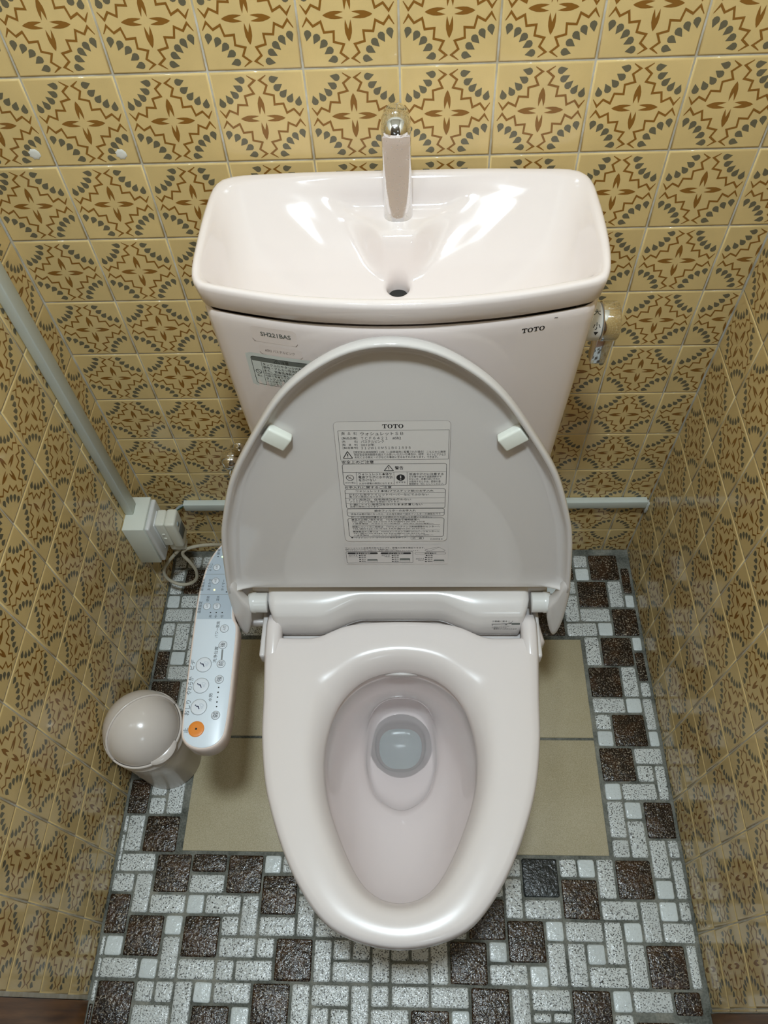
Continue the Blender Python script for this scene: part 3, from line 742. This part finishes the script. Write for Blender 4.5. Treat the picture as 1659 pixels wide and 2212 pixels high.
for t in [0, .012, .025, .04, .06, .08, .10, .13, .16, .19, .22, .26, .30, .34, .38, .42, .46, .5, .54, .58, .62, .66, .70, .74, .78, .82, .86, .9, .94, .975, 1]:
    rings.append([(lerp(p[0], q[0], t), lerp(p[1], q[1], t), bz(lerp(p[0], q[0], t), lerp(p[1], q[1], t))) for p, q in zip(src, dro)])
zd = min(p[2] for p in rings[-1])
rings.append([(DR[0]+(x-DR[0])*.9, DR[1]+(y-DR[1])*.9, zd-.004) for x, y in dro]); rings.append([(DR[0]+(x-DR[0])*.86, DR[1]+(y-DR[1])*.86, zd-.022) for x, y in dro])
# relax the heights a little so the glaze flows
Z = [[p[2] for p in r] for r in rings]
for it in range(3):
    Z2 = [list(r) for r in Z]
    for k in range(8, len(rings)-4):
        for i in range(160): Z2[k][i] = .5*Z[k][i]+.125*(Z[k-1][i]+Z[k+1][i]+Z[k][i-1]+Z[k][(i+1) % 160])
    Z = Z2
rings = [[(p[0], p[1], Z[k][i]) for i, p in enumerate(r)] for k, r in enumerate(rings)]
b.loft(rings); b.build('basin_bowl', 'porcelain', basin)
b = MB(); b.lathe((DR[0], DR[1], zd-.0085), [(.0118, 0), (.002, -.0005)], n=24, cap1=True); b.build('drain', 'dark_hole', basin)
# spout
b = MB(); secs = [(.9315, .0186, -.0620, .0178, 0), (.9335, .0180, -.0620, .0172, 0), (.944, .0176, -.0615, .0170, .0), (.955, .0174, -.061, .0168, .002), (.975, .0172, -.0605, .0166, .0050), (1.0, .0170, -.060, .0164, .0078), (1.022, .0168, -.060, .0162, .0095), (1.034, .0168, -.0605, .0164, .0098), (1.041, .0168, -.063, .0190, .0060), (1.046, .0169, -.067, .0235, .0006), (1.050, .0169, -.0675, .0240, 0), (1.055, .0160, -.0665, .0225, 0), (1.060, .0138, -.065, .019, 0), (1.064, .0095, -.063, .0135, 0), (1.066, .004, -.062, .006, 0)]
rg = []
for z, hw, yc, hd, clip in secs:
    r_ = []
    for k in range(56):
        a = 2*math.pi*k/56; c, s_ = math.cos(a), math.sin(a); e = 2/2.4
        x = .5455+math.copysign(abs(c)**e, c)*hw; y = yc+math.copysign(abs(s_)**e, s_)*hd
        r_.append((x, max(y, yc-hd+clip), z))
    rg.append(r_)
b.loft(rg, True, True); b.build('spout', 'chrome_worn', basin, sharp=38)
# ---------------------------------------------------------------- electric bidet seat
bidet = thing('bidet_seat', 'pale pink electric bidet seat unit with raised lid and side control panel', 'bidet seat', (CX, -.45, .388))
# seat ring
b = MB()
def zr(y): return .002*S(-.455, -.385, y)
prof = [(.04, .3925), (.012, .3945), (0, .401), (-.002, .412), (.004, .421), (.022, .4275), (.06, .4312), (.16, .4330), (.40, .4330), (.62, .4324), (.74, .4298), (.83, .4245), (.91, .4155), (.965, .4055), (1.0, .3960), (.99, .391), (.94, .3895)]
b.loft([[(x, y, z+zr(y)*(1 if k > 3 else .4)) for x, y in mixp(SEAT_OUT, HOLE, t)] for k, (t, z) in enumerate(prof)])
r0 = mixp(SEAT_OUT, HOLE, .94); r1 = mixp(SEAT_OUT, HOLE, .04)
b.loft([[(x, y, .3895+zr(y)*.4) for x, y in r0], [(x, y, .3925+zr(y)*.4) for x, y in r1]])
for sg in (-1, 1):      # hinge arms that climb beside the housing
    pts = []
    for y, z, hw, hh in ((-.462, .413, .0105, .012), (-.435, .4180, .0118, .0150), (-.41, .4215, .0122, .0172), (-.388, .4240, .0122, .0180), (-.375, .4245, .0112, .0150)):
        cx = CX+sg*.1985; pts.append([(cx+sx*hw*kx, y, z+sz*hh*kz) for sx, sz, kx, kz in ((-1, -1, .8, 1), (1, -1, .8, 1), (1, -.2, 1, 1), (1, .5, 1, 1), (.6, 1, 1, 1), (-.6, 1, 1, 1), (-1, .5, 1, 1), (-1, -.2, 1, 1))])
    b.loft(pts, True, True)
seat = b.build('seat', 'seat_plastic', bidet)
# housing between the hinges: its front is scooped so that the crease rises in the middle
b = MB(); NX = 64; xa, xb = .3335, .7375; rings = []
def arch(x, flat, rise):      # 0 at the sides, rise in the middle with a soft shoulder
    u = abs(x-.538); return flat+rise*(1-S(.055, .128, u))
for k in range(NX+1):
    x = lerp(xa, xb, k/NX); e = min(x-xa, xb-x); rd = max(0, 1-e/.006)**2*.005
    yc = arch(x, -.3835, .0235); zc = arch(x, .4585, .0075)
    yb_ = arch(x, -.3970, .0225); zb_ = arch(x, .4190, .004)
    sk = .010*S(.0, .028, e)      # side ends lean in towards the front
    prof = [(-.300, .390), (-.300, .455), (-.318, .4655-rd), (-.336, .4705-rd), (-.348, .4710-rd), (lerp(-.348, yc, .5), lerp(.471, zc, .42)-rd+.001), (lerp(-.348, yc, .85), lerp(.471, zc, .80)-rd), (yc-.001, zc-.0022-rd), (yc-.003, zc-.006), (lerp(yc, yb_, .55), lerp(zc, zb_, .5)), (yb_, zb_), (yb_+.002, zb_-.010), (yb_+.012, .396), (-.36, .390)]
    lean = lambda y, z: (1 if x < .54 else -1)*(max(0, -.372-y)*.42)*max(0, 1-e/.05)
    rings.append([(x+lean(y, z), y+rd, z) for y, z in prof])
b.loft(rings, True, True); hous = b.build('housing', 'housing_plastic', bidet, sharp=55)
def hous_fr(x, y, lift):      # sticker on the right end of the sloping front
    z = .4490+y/1000*1.05; yf = interp([(.4190, -.3970), (.4388, -.3909), (.4525, -.3865)], z)
    return (.680+x/1000, yf-.0004-lift*.001, z)
p = Print(hous_fr)
p.text('①便座に座る', 1, 24, -3, 3.0, 0); p.path([(1, -9.0), (14, -8.6), (28, -7.6), (31, -6.6)], .8, 0); p.path([(1, -9), (2.4, -12.6)], .5, 0); p.path([(27, -2), (26.4, -5), (28.4, -7), (31, -5), (32.5, -2)], .4, 0)
p.poly(rrect(31, -10, 44, -6.6, .8, 3), 1); p.poly([(21, -9.6), (25, -9.6), (23, -11)], 0); p.text('(スイッチが入る)', 5, 28, -13.2, 2.4, 1)
p.text('②便座がさがる', 1, 24, -16.2, 2.2, 0); p.text('電源スイッチが入ります', 4, 40, -18.8, 2.2, 0)
p.build('instruction_sticker', ['ink', 'ink_grey'], hous)
b = MB(); b.box((.318, -.400, .386), (.760, -.285, .3995), .004); b.box((.262, -.372, .3865), (.330, -.300, .4040), .003)
b.box((.3195, -.436, .392), (.3290, -.352, .4200), .004, seg=3); b.box((.7480, -.436, .392), (.7575, -.352, .4200), .004, seg=3)
b.box((.306, -.3455, .3990), (.768, -.300, .4660), .006, seg=3)
b.build('base_plate', 'housing_plastic', bidet)
HY, HZ = -.3615, .4555
for sg, x0, x1 in ((-1, .3035, .3325), (1, .7415, .7700)):
    b = MB(); xs = (x1, x0) if sg < 0 else (x0, x1); L_ = abs(x1-x0)
    b.lathe((xs[0], HY, HZ), [(.0150, 0), (.0156, .001), (.0156, L_*.60), (.0166, L_*.66), (.0166, L_*.82), (.0158, L_*.88), (.0158, L_)], (sg, 0, 0), 40, cap0=True, cap1=True)
    b.build('hinge_pin', 'white_gloss', bidet)
# lid: plane through the hinge, leaning back on the cistern
LD = Vector((0, .0915, .465)).normalized(); LN = Vector((1, 0, 0)).cross(LD); LH = Vector((0, HY-.0005, HZ))
def lid_fr(x, t, n): return tuple(LH+Vector((x, 0, 0))+LD*t+LN*n)
LX = .536
half = [(.255, .040), (.2555, .055), (.2515, .10), (.2445, .16), (.2345, .205), (.2105, .278), (.1735, .346), (.1330, .407), (.0920, .446), (.0465, .4720), (0, .4800)]
lid_pts = [(LX-h, t_) for h, t_ in half]+[(LX+h, t_) for h, t_ in half[::-1][1:]]
lo_ = [tuple(p) for p in catmull(lid_pts, 8, closed=False)]
n_b = 40; LCc = (LX, .20)
lo_ = lo_+[(lerp(lo_[-1][0], lo_[0][0], k/n_b), .040) for k in range(1, n_b)]
LIDP = angular(lo_, LCc, 160)
def lring(i, n):
    out = []
    for (x, t_), (x_, tt) in zip(inset(LIDP, LCc, i), LIDP):
        f = max(S(.046, .085, tt), S(.232, .250, abs(x_-LX))); out.append(lid_fr(x, t_, lerp(min(n, .0012), n, f)))
    return out
b = MB()
b.loft([lring(.06, -.0052), lring(.03, -.0048), lring(.010, -.0036), lring(.0020, -.0005), lring(0, .006), lring(.0005, .0150), lring(.0022, .0172), lring(.0050, .0174), lring(.0072, .0155), lring(.0085, .0105), lring(.0110, .0040), lring(.0165, .0006), lring(.026, -.0004), lring(.06, -.0010)], True, True)
for sg in (-1, 1):      # side cheeks that hang below the hinges
    o = [(.2555, .060), (.2565, .010), (.2545, -.030), (.2500, -.056), (.2455, -.0635), (.2405, -.058), (.2335, -.035), (.2295, -.012), (.2290, .010), (.2380, .030), (.2470, .060)]
    o = [tuple(p) for p in catmull([(LX+sg*x, t_) for x, t_ in o], 5)]; cc = (sum(p[0] for p in o)/len(o), sum(p[1] for p in o)/len(o))
    def sc(k, n): return [lid_fr(cc[0]+(x-cc[0])*k, cc[1]+(t_-cc[1])*(.5+.5*k), n) for x, t_ in o]
    b.loft([sc(.8, -.002), sc(1, .001), sc(1, .0145), sc(.86, .0168), sc(.5, .0172)], True, True)
lid = b.build('lid', 'lid_plastic', bidet, sharp=60)
for cx, ct, a in ((.3935, .3395, -.62), (.6845, .3355, .62)):
    b = MB(); hb = MB(); hb.box((-.0165, -.0115, -.001), (.0165, .0115, .0125), .003, seg=3)
    ca, sa = math.cos(a), math.sin(a)
    b.add([lid_fr(cx+x*ca-y*sa, ct+x*sa+y*ca, z) for x, y, z in hb.v], hb.f); b.build('bumper_pad', 'pad', lid)
def lab_fr(x, y, lift): return lid_fr(x/1000, y/1000, -.0004+lift*.001)
p = Print(lab_fr)
p.poly(rrect(464.5, 141.5, 608.5, 358, 6, 6), 1, .03); p.rbox(464.5, 141.5, 608.5, 358, 6, .35, 2, .06)
p.toto(*LR['TOTO'], 0)
for s_, x0, x1, ym, h in LID_PRINT: p.text(s_.lstrip('*'), x0, x1, ym, h*.94, 0, .012 if s_[0] == '*' else .003)
x0, y0, x1, y1 = LR['R1']; p.path([(x0, y0), (x1, y0), (x1, y1), (x0, y1)], .45, 0, True)
for k in ('W', 'C1', 'C2', 'C3'): p.rbox(*LR[k], 3.2, .65, 0)
p.rbox(*LR['K'], .8, .4, 0)
for a, c, y in LHL: p.line((a, y), (c, y), .45, 0)
for x, a, c in LVL: p.line((x, a), (x, c), .45, 0)
p.tri(*LR['tri1'], 0); p.tri(*LR['tri2'], 0)
x0, y0, x1, y1 = LR['ic1']; cx, cy, r_ = (x0+x1)/2, (y0+y1)/2, (x1-x0)/2
p.ringc(cx, cy, r_*.92, .8, 0); p.line((cx-r_*.65, cy+r_*.65), (cx+r_*.65, cy-r_*.65), .8, 0); p.path([(cx-2, cy-2), (cx, cy+1), (cx+2, cy+2.4)], .5, 2); p.path([(cx-2.4, cy+.4), (cx+.6, cy-2.4)], .5, 2)
x0, y0, x1, y1 = LR['ic2']; cx, cy, r_ = (x0+x1)/2, (y0+y1)/2, (x1-x0)/2
p.disc(cx, cy, r_*.98, 0); p.line((cx, cy-r_*.2), (cx, cy+r_*.6), 1.3, 1, .16); p.disc(cx, cy-r_*.55, .75, 1, .16, 10)
p.build('instruction_label', ['ink', 'sticker', 'ink_faint'], lid)
p = Print(lab_fr); p.poly(rrect(461, 91, 611, 133, 4, 5), 1, .03)
for s_, x0, x1, ym, h in LID_PRINT2: p.text(s_, x0, x1, ym, h*.9, 0, 0.0)
p.rbox(*LR['B'], 2, .5, 0)
for k in ('p1', 'p2'): x0, y0, x1, y1 = LR[k]; p.poly(rrect(x0, y0, x1, y1, 1.8, 4), 0)
p.rbox(*LR['p3'], 1.8, .4, 0)
p.text('おまかせ節電時', 477, 499, 115.8, 2.6, 1, .01, lift=.2); p.text('タイマー節電時', 524, 547, 115.5, 2.6, 1, .01, lift=.2); p.text('通常運転中', 577, 594, 115.2, 2.6, 0, .01)
for k in ('b1', 'b2', 'b3'):
    x0, y0, x1, y1 = LR[k]; ymid = lerp(y0, y1, .45); p.poly([(x0, ymid), (x1, ymid), (x1, y1), (x0, y1)], 2); p.rbox(x0, y0, x1, y1, 1, .35, 0)
p.path([(582, 118.5), (577.5, 121), (579, 123.5), (594, 128.2), (598, 128), (606.5, 121.5), (605.5, 119), (580, 118.6)], .4, 0, True); p.path([(580, 123.2), (583.5, 119.5), (597.5, 127.8)], .35, 0)
p.build('lamp_label', ['ink', 'sticker_clear', 'ink_grey'], lid)
# control panel on the left arm
PAN = [(.272, -.236), (.250, -.240), (.2335, -.258), (.2225, -.285), (.2175, -.318), (.2155, -.352), (.2175, -.420), (.2212, -.500), (.2248, -.560), (.2310, -.577), (.2445, -.5865), (.2620, -.5890), (.2785, -.5840), (.2895, -.5710), (.2925, -.552), (.2925, -.510), (.2905, -.450), (.2880, -.400), (.2800, -.380), (.2770, -.340), (.2770, -.290), (.2790, -.250)]
PCc = (.256, -.42)
def dense(pts): return [tuple(p) for p in catmull(pts, 6)]
PO = dense(PAN)
def off(poly, d):
    n = len(poly); out = []
    for i in range(n):
        a, c = Vector(poly[i-1]), Vector(poly[(i+1) % n]); t_ = (c-a).normalized(); out.append((poly[i][0]-t_.y*d, poly[i][1]+t_.x*d))
    return out
ar = sum(a[0]*c[1]-c[0]*a[1] for a, c in zip(PO, PO[1:]+PO[:1])); sgn = 1 if ar > 0 else -1
ZT = .446
b = MB()
b.loft([R3(off(PO, sgn*.010), .4045), R3(off(PO, sgn*.004), .4065), R3(off(PO, sgn*.001), .414), R3(PO, .438), R3(off(PO, sgn*.0005), .443), R3(off(PO, sgn*.002), .4455), R3(off(PO, sgn*.0032), ZT), R3(off(PO, sgn*.0036), ZT-.0006)], True, True)
panel = b.build('control_panel', 'panel_side', bidet)
FP = off(PO, sgn*.0038)
def pan_fr(x, y, lift): return (x/1000, y/1000, ZT-.0004+lift*.001)
pr = Print(pan_fr)
pr.mb.loft([R3(FP, ZT-.0012), R3(FP, ZT-.0003), R3(off(FP, sgn*.0006), ZT)], True, True, 1, True)
def upper(poly, yl):
    """part of the face behind y = yl"""
    out = []
    for a, c in zip(poly, poly[1:]+poly[:1]):
        if a[1] >= yl: out.append(a)
        if (a[1] >= yl) != (c[1] >= yl): k = (yl-a[1])/(c[1]-a[1]); out.append((lerp(a[0], c[0], k), yl))
    return out
pr.poly([(x*1000, y*1000) for x, y in upper(off(FP, sgn*.0012), -.3855)], 2, .44)
for s_, x, y, l, h in PT: pr.text(s_, y-l/2, y+l/2, -x, h, 0, 0.0, True, .5)
for x0, y0, x1, y1 in PLN: pr.line((x0, y0), (x1, y1), .5, 3, .5)
pr.line((268.8, -436), (269.6, -452.8), 2.6, 3, .48)
for x, y in PD: pr.disc(x, y, 1.15, 0, .5, 14)
pr.build('panel_face', ['ink', 'panel_face', 'panel_grey', 'button_ring'], panel)
for i, (nm, x, y, r_) in enumerate(PB):
    b = Print(pan_fr); c = (x/1000, y/1000, ZT)
    body = 3 if nm == 'stop' else 1
    if nm != 'stop': b.mb.lathe((c[0], c[1], ZT-.0002), [(r_/1000, 0), (r_/1000, .00035), (r_/1000-.0006, .00035)], n=36, m=2)
    b.mb.lathe((c[0], c[1], ZT-.0002), [(r_/1000-.0006, 0), (r_/1000-.0006, .0008), (r_/1000-.0016, .0012), (r_/2000, .00125)], n=36, m=body, cap1=True)
    if nm == 'stop': b.poly([(x-1.4, y-1.4), (x+1.4, y-1.4), (x+1.4, y+1.4), (x-1.4, y+1.4)], 0, 1.6)
    elif nm in ('rear', 'soft', 'front'):
        # seated figure lying on its side (the panel reads from the front), wash below it
        b.disc(x-5.0, y+2.4, 1.0, 4, 1.6, 10); b.poly([(x-4.2, y+1.8), (x-1.2, y+1.6), (x-1.2, y-.2), (x-4.2, y+.4)], 4, 1.6); b.poly([(x-1.6, y+1.6), (x-.2, y+1.4), (x+1.8, y-3.4), (x+.7, y-3.8), (x-1.6, y+.2)], 4, 1.6)
        b.path([(x+1, y+3.8), (x+2.6, y+1.2), (x+4.4, y+.4), (x+3.4, y-1.2), (x+5.2, y-2.6)], .35, 5, lift=1.6); b.path([(x+.6, y+4), (x+3.6, y+4.6), (x+6.6, y+3.2), (x+7.6, y+.6)], .35, 5, lift=1.6); b.path([(x+6, y+2), (x+4.8, y+.8), (x+6.4, y-.6), (x+5.2, y-2)], .35, 5, lift=1.6)
    else:
        l = r_*1.15; b.text(nm, y-l/2, y+l/2, -x, l*(.95 if len(nm) == 1 else .6), 0, 0.0, True, 1.6)
    b.build('button', ['ink', 'button', 'button_ring', 'orange', 'ink_navy', 'icon_blue'], panel)
for (x, y), mname in zip(PLED, ('led_yellow', 'led_green')):
    b = MB(); b.lathe((x/1000, y/1000, ZT), [(.0014, 0), (.0012, .0005), (.0005, .0007)], n=14, cap1=True); b.build('indicator_light', mname, panel)
b = MB(); b.box((.515, -.4535, .380), (.566, -.447, .3895), .001); b.build('nozzle_cover', 'housing_plastic', bidet)
Print.flush()
# ---------------------------------------------------------------- waste bin
BCX, BCY = .0735, -.478
binn = thing('waste_bin', 'small round pinkish-beige waste bin with swing dome lid beside the left wall', 'waste bin', (BCX, BCY, 0))
b = MB(); c = (BCX, BCY, 0)
b.lathe(c, [(.058, .0008), (.0605, .003), (.0665, .160), (.0665, .166), (.0655, .166)], n=64, cap0=True, cap1=True); b.build('bin_body', 'bin_body', binn)
b = MB(); b.lathe(c, [(.0675, .158), (.0690, .159), (.0690, .163), (.0680, .1645), (.0685, .184), (.0685, .187)], n=64); b.build('collar', 'bin', binn)
CD = Vector((BCX, BCY, .187)); RD = .0685; nx = Vector((.66, -.60, .45)).normalized(); ux = nx.orthogonal().normalized(); wx = nx.cross(ux)
def cap(r_, a0, a1, zmin, na=40, nb=96):
    vs_ = []; fs = []
    for i in range(na+1):
        a = lerp(a0, a1, i/na)
        for k in range(nb):
            ph = 2*math.pi*k/nb; q = CD+(nx*math.cos(a)+(ux*math.cos(ph)+wx*math.sin(ph))*math.sin(a))*r_; vs_.append(q)
    for i in range(na):
        for k in range(nb):
            f = (i*nb+k, i*nb+(k+1) % nb, (i+1)*nb+(k+1) % nb, (i+1)*nb+k)
            if sum(vs_[j].z for j in f)/4 > zmin: fs.append(f)
    vs_ = [Vector((v.x, v.y, max(v.z, zmin))) for v in vs_]
    return vs_, fs
b = MB(); vs_, fs = cap(RD, math.radians(84), math.radians(179), .1865); b.add(vs_, fs)
rim = [CD+nx*RD*math.cos(math.radians(84))+(ux*math.cos(ph)+wx*math.sin(ph))*RD*math.sin(math.radians(84)) for ph in [2*math.pi*k/96 for k in range(97)]]
seg = [q for q in rim if q.z > .186]
i0 = next(i for i in range(96) if (rim[i].z > .186) and not (rim[i-1].z > .186)) if any(q.z <= .186 for q in rim) else 0
seg = [rim[(i0+k) % 96] for k in range(96) if rim[(i0+k) % 96].z > .186]
b.tube(seg, .0021, 8); b.build('dome', 'bin', binn)
b = MB(); vs_, fs = cap(RD*.975, 0.0, math.radians(86), .180); b.add(vs_, fs, smooth=True); flap = b.build('swing_flap', 'bin', binn)
b = MB(); fwd = Vector((.66, -.60, 0)).normalized(); sdv = Vector((-fwd.y, fwd.x, 0)); o = []
for k in range(17):
    t_ = lerp(-1, 1, k/16); ang = t_*.40; d_ = fwd*math.cos(ang)+sdv*math.sin(ang)
    o.append((Vector((BCX, BCY, .1945))+d_*RD*.965, Vector((BCX, BCY, .1915))+d_*(RD*1.03+.0075*(1-t_*t_))))
b.loft([[a for a, q in o], [q for a, q in o], [q-Vector((0, 0, .003)) for a, q in o], [a-Vector((0, 0, .003)) for a, q in o]], closed=False); b.build('flap_tab', 'bin', binn)
b = MB(); b.lathe((BCX, BCY, 0), [(.0682, .1838), (.0708, .1850), (.0710, .1888), (.0696, .1904), (.0676, .1900)], n=64); b.build('rim_bead', 'bin', binn)
# ---------------------------------------------------------------- socket box, cable duct, plug and cord
BX = .043
sock = thing('socket_box', 'white surface-mounted socket box on the left wall', 'socket box', (0, -.0935, .180))
b = MB(); b.box((.0008, -.133, .182), (BX, -.0555, .3075), .0012); b.build('back_box', 'white_plastic', sock)
b = MB(); b.box((BX+.0002, -.131, .186), (BX+.010, -.058, .305), .0040, seg=3); cov = b.build('cover_plate', 'white_gloss', sock)
b = MB(); b.box((BX+.0095, -.113, .205), (BX+.0125, -.076, .290), .0015); b.build('socket_insert', 'white_gloss', sock)
b = MB(); b.box((.0008, -.0985, .3085), (.0175, -.0715, 2.38), .002); o = b.build('cable_duct', 'duct'); tag(o, 'white plastic cable duct running up the left wall above the socket box', 'cable duct')
b = MB(); b.box((.0755, -.0145, .1935), (1.0395, -.0006, .2160), .0015); o = b.build('cable_cover', 'duct'); tag(o, 'white horizontal cable duct along the back wall behind the cistern', 'cable duct')
b = MB(); random.seed(4)
bmm = bmesh.new(); bmesh.ops.create_icosphere(bmm, subdivisions=3, radius=1)
for v in bmm.verts:
    k = 1+.16*math.sin(7*v.co.x+3*v.co.z)+.1*math.sin(11*v.co.z+2); v.co = Vector((1.0428+v.co.x*.0035*k, -.0085+v.co.y*.0075*k, .197+v.co.z*.0215*k-.006))
b.bm(bmm); o = b.build('sealant_blob', 'sealant', wall_right)
cab = thing('earth_cable', 'grey cable with a thin green earth wire between the duct and the socket box', 'cable', (.062, -.03, .19))
b = MB(); b.tube(catmull([(.0752, -.007, .205), (.066, -.010, .2050), (.057, -.020, .2020), (.050, -.034, .196), (.044, -.046, .188), (.036, -.050, .178)], 6, False), .0030, 10); b.build('sheath', 'cable_grey', cab)
b = MB(); b.tube(catmull([(.074, -.0105, .206), (.069, -.018, .2090), (.062, -.027, .2120), (.054, -.036, .2080), (.0485, -.046, .198)], 6, False), .0012, 8); b.build('earth_wire', 'wire_green', cab)
cordt = thing('power_cord', 'ivory power plug with looped cord in the socket box', 'power cord', (.075, -.10, .13))
b = MB(); x0 = BX+.0128; b.box((x0, -.1130, .2150), (x0+.0185, -.0755, .2935), .004, seg=3); b.box((x0+.0187, -.1145, .2120), (x0+.0400, -.0745, .2950), .005, seg=3)
b.box((x0+.004, -.1060, .1860), (x0+.036, -.0830, .2180), .004, seg=3)
plug = b.build('plug', 'ivory', cordt)
b = MB(); b.lathe((x0+.0398, -.099, .276), [(.0048, -.001), (.0048, .0012), (.004, .0018)], (1, 0, 0), 20, cap1=True); b.build('test_button', 'cable_grey', plug)
b = MB(); b.box((x0+.0398, -.1075, .232), (x0+.0406, -.0815, .262), .0003); b.build('plug_label', 'ink_grey', plug)
b = MB()
for zz in (.258, .243): b.box((x0+.007, -.1142, zz-.003), (x0+.013, -.1122, zz+.003), .0008)
b.build('reset_button', 'ivory', plug)
loop = [(x0+.0235, -.094, .187), (.0600, -.098, .160), (.0350, -.104, .130), (.0205, -.109, .102), (.0230, -.113, .074), (.0440, -.116, .0560), (.0690, -.116, .060), (.0870, -.114, .080), (.0920, -.110, .110), (.0850, -.106, .140), (.0770, -.103, .160), (.0820, -.101, .175), (.1000, -.101, .188), (.1280, -.103, .200), (.1650, -.115, .222), (.2050, -.150, .270), (.2500, -.230, .345), (.2800, -.300, .3780)]
b = MB(); b.tube(catmull(loop, 8, False), .0036, 12); b.build('cord', 'cord', cordt)
b = MB(); b.tube(catmull(loop, 8, False)[0:9], [.0058, .0057, .0055, .0053, .0051, .0049, .0047, .0045, .0042], 12); b.build('strain_relief', 'cord', cordt)
# ---------------------------------------------------------------- water stop valve
val = thing('stop_valve', 'chrome water stop valve with grey hose on the back wall behind the raised lid', 'valve', (.232, -.03, .42))
b = MB(); b.lathe((.229, -.0006, .387), [(.019, 0), (.0185, .003), (.010, .008), (.008, .010), (.008, .045)], (0, -1, 0), 32, cap0=True, cap1=True); b.build('wall_flange', 'chrome', val)
b = MB(); b.lathe((.229, -.056, .360), [(.010, -.02), (.0125, -.005), (.0135, .01), (.0135, .036), (.009, .042), (.009, .052), (.010, .056)], (0, 0, 1), 32, cap0=True, cap1=True); b.build('valve_body', 'chrome', val)
b = MB(); b.lathe((.229, -.056, .417), [(.010, -.003), (.0185, .000), (.0205, .010), (.0185, .020), (.011, .0255), (.003, .0265)], (0, 0, 1), 40, cap0=True, cap1=True); b.build('knob', 'chrome', val)
b = MB(); b.tube(catmull([(.229, -.056, .341), (.219, -.058, .325), (.222, -.062, .27), (.255, -.070, .24), (.285, -.075, .25), (.309, -.075, .32), (.314, -.075, .385), (.319, -.078, .425)], 6, False), .0075, 12); b.build('hose', 'hose', val)
# ---------------------------------------------------------------- ceiling lamps
for k, ((x, y, z), r_, pw) in enumerate(LAMPS):
    lp = thing('ceiling_lamp', ['round white ceiling lamp above the toilet doorway', 'smaller round ceiling lamp beside the doorway lamp', 'round ceiling lamp in the room outside'][k], 'lamp', (x, y, CEIL))
    b = MB(); b.lathe((x, y, CEIL-.0008), [(r_+.012, 0), (r_+.014, -.012), (r_+.004, -.030), (r_, -.030)], n=48, cap0=True); b.build('lamp_body', 'white_paint', lp)
    b = MB(); b.lathe((x, y, CEIL-.026), [(r_, 0), (r_*.9, -.003), (r_*.4, -.005)], n=48, cap1=True); b.build('diffuser', 'lamp_glow', lp)
    ld = bpy.data.lights.new('lamp_light', 'AREA'); ld.shape = 'DISK'; ld.size = r_*2; ld.energy = pw; ld.color = LAMP_COL
    put(bpy.data.objects.new('lamp_light', ld), (x, y, CEIL-.036), lp)
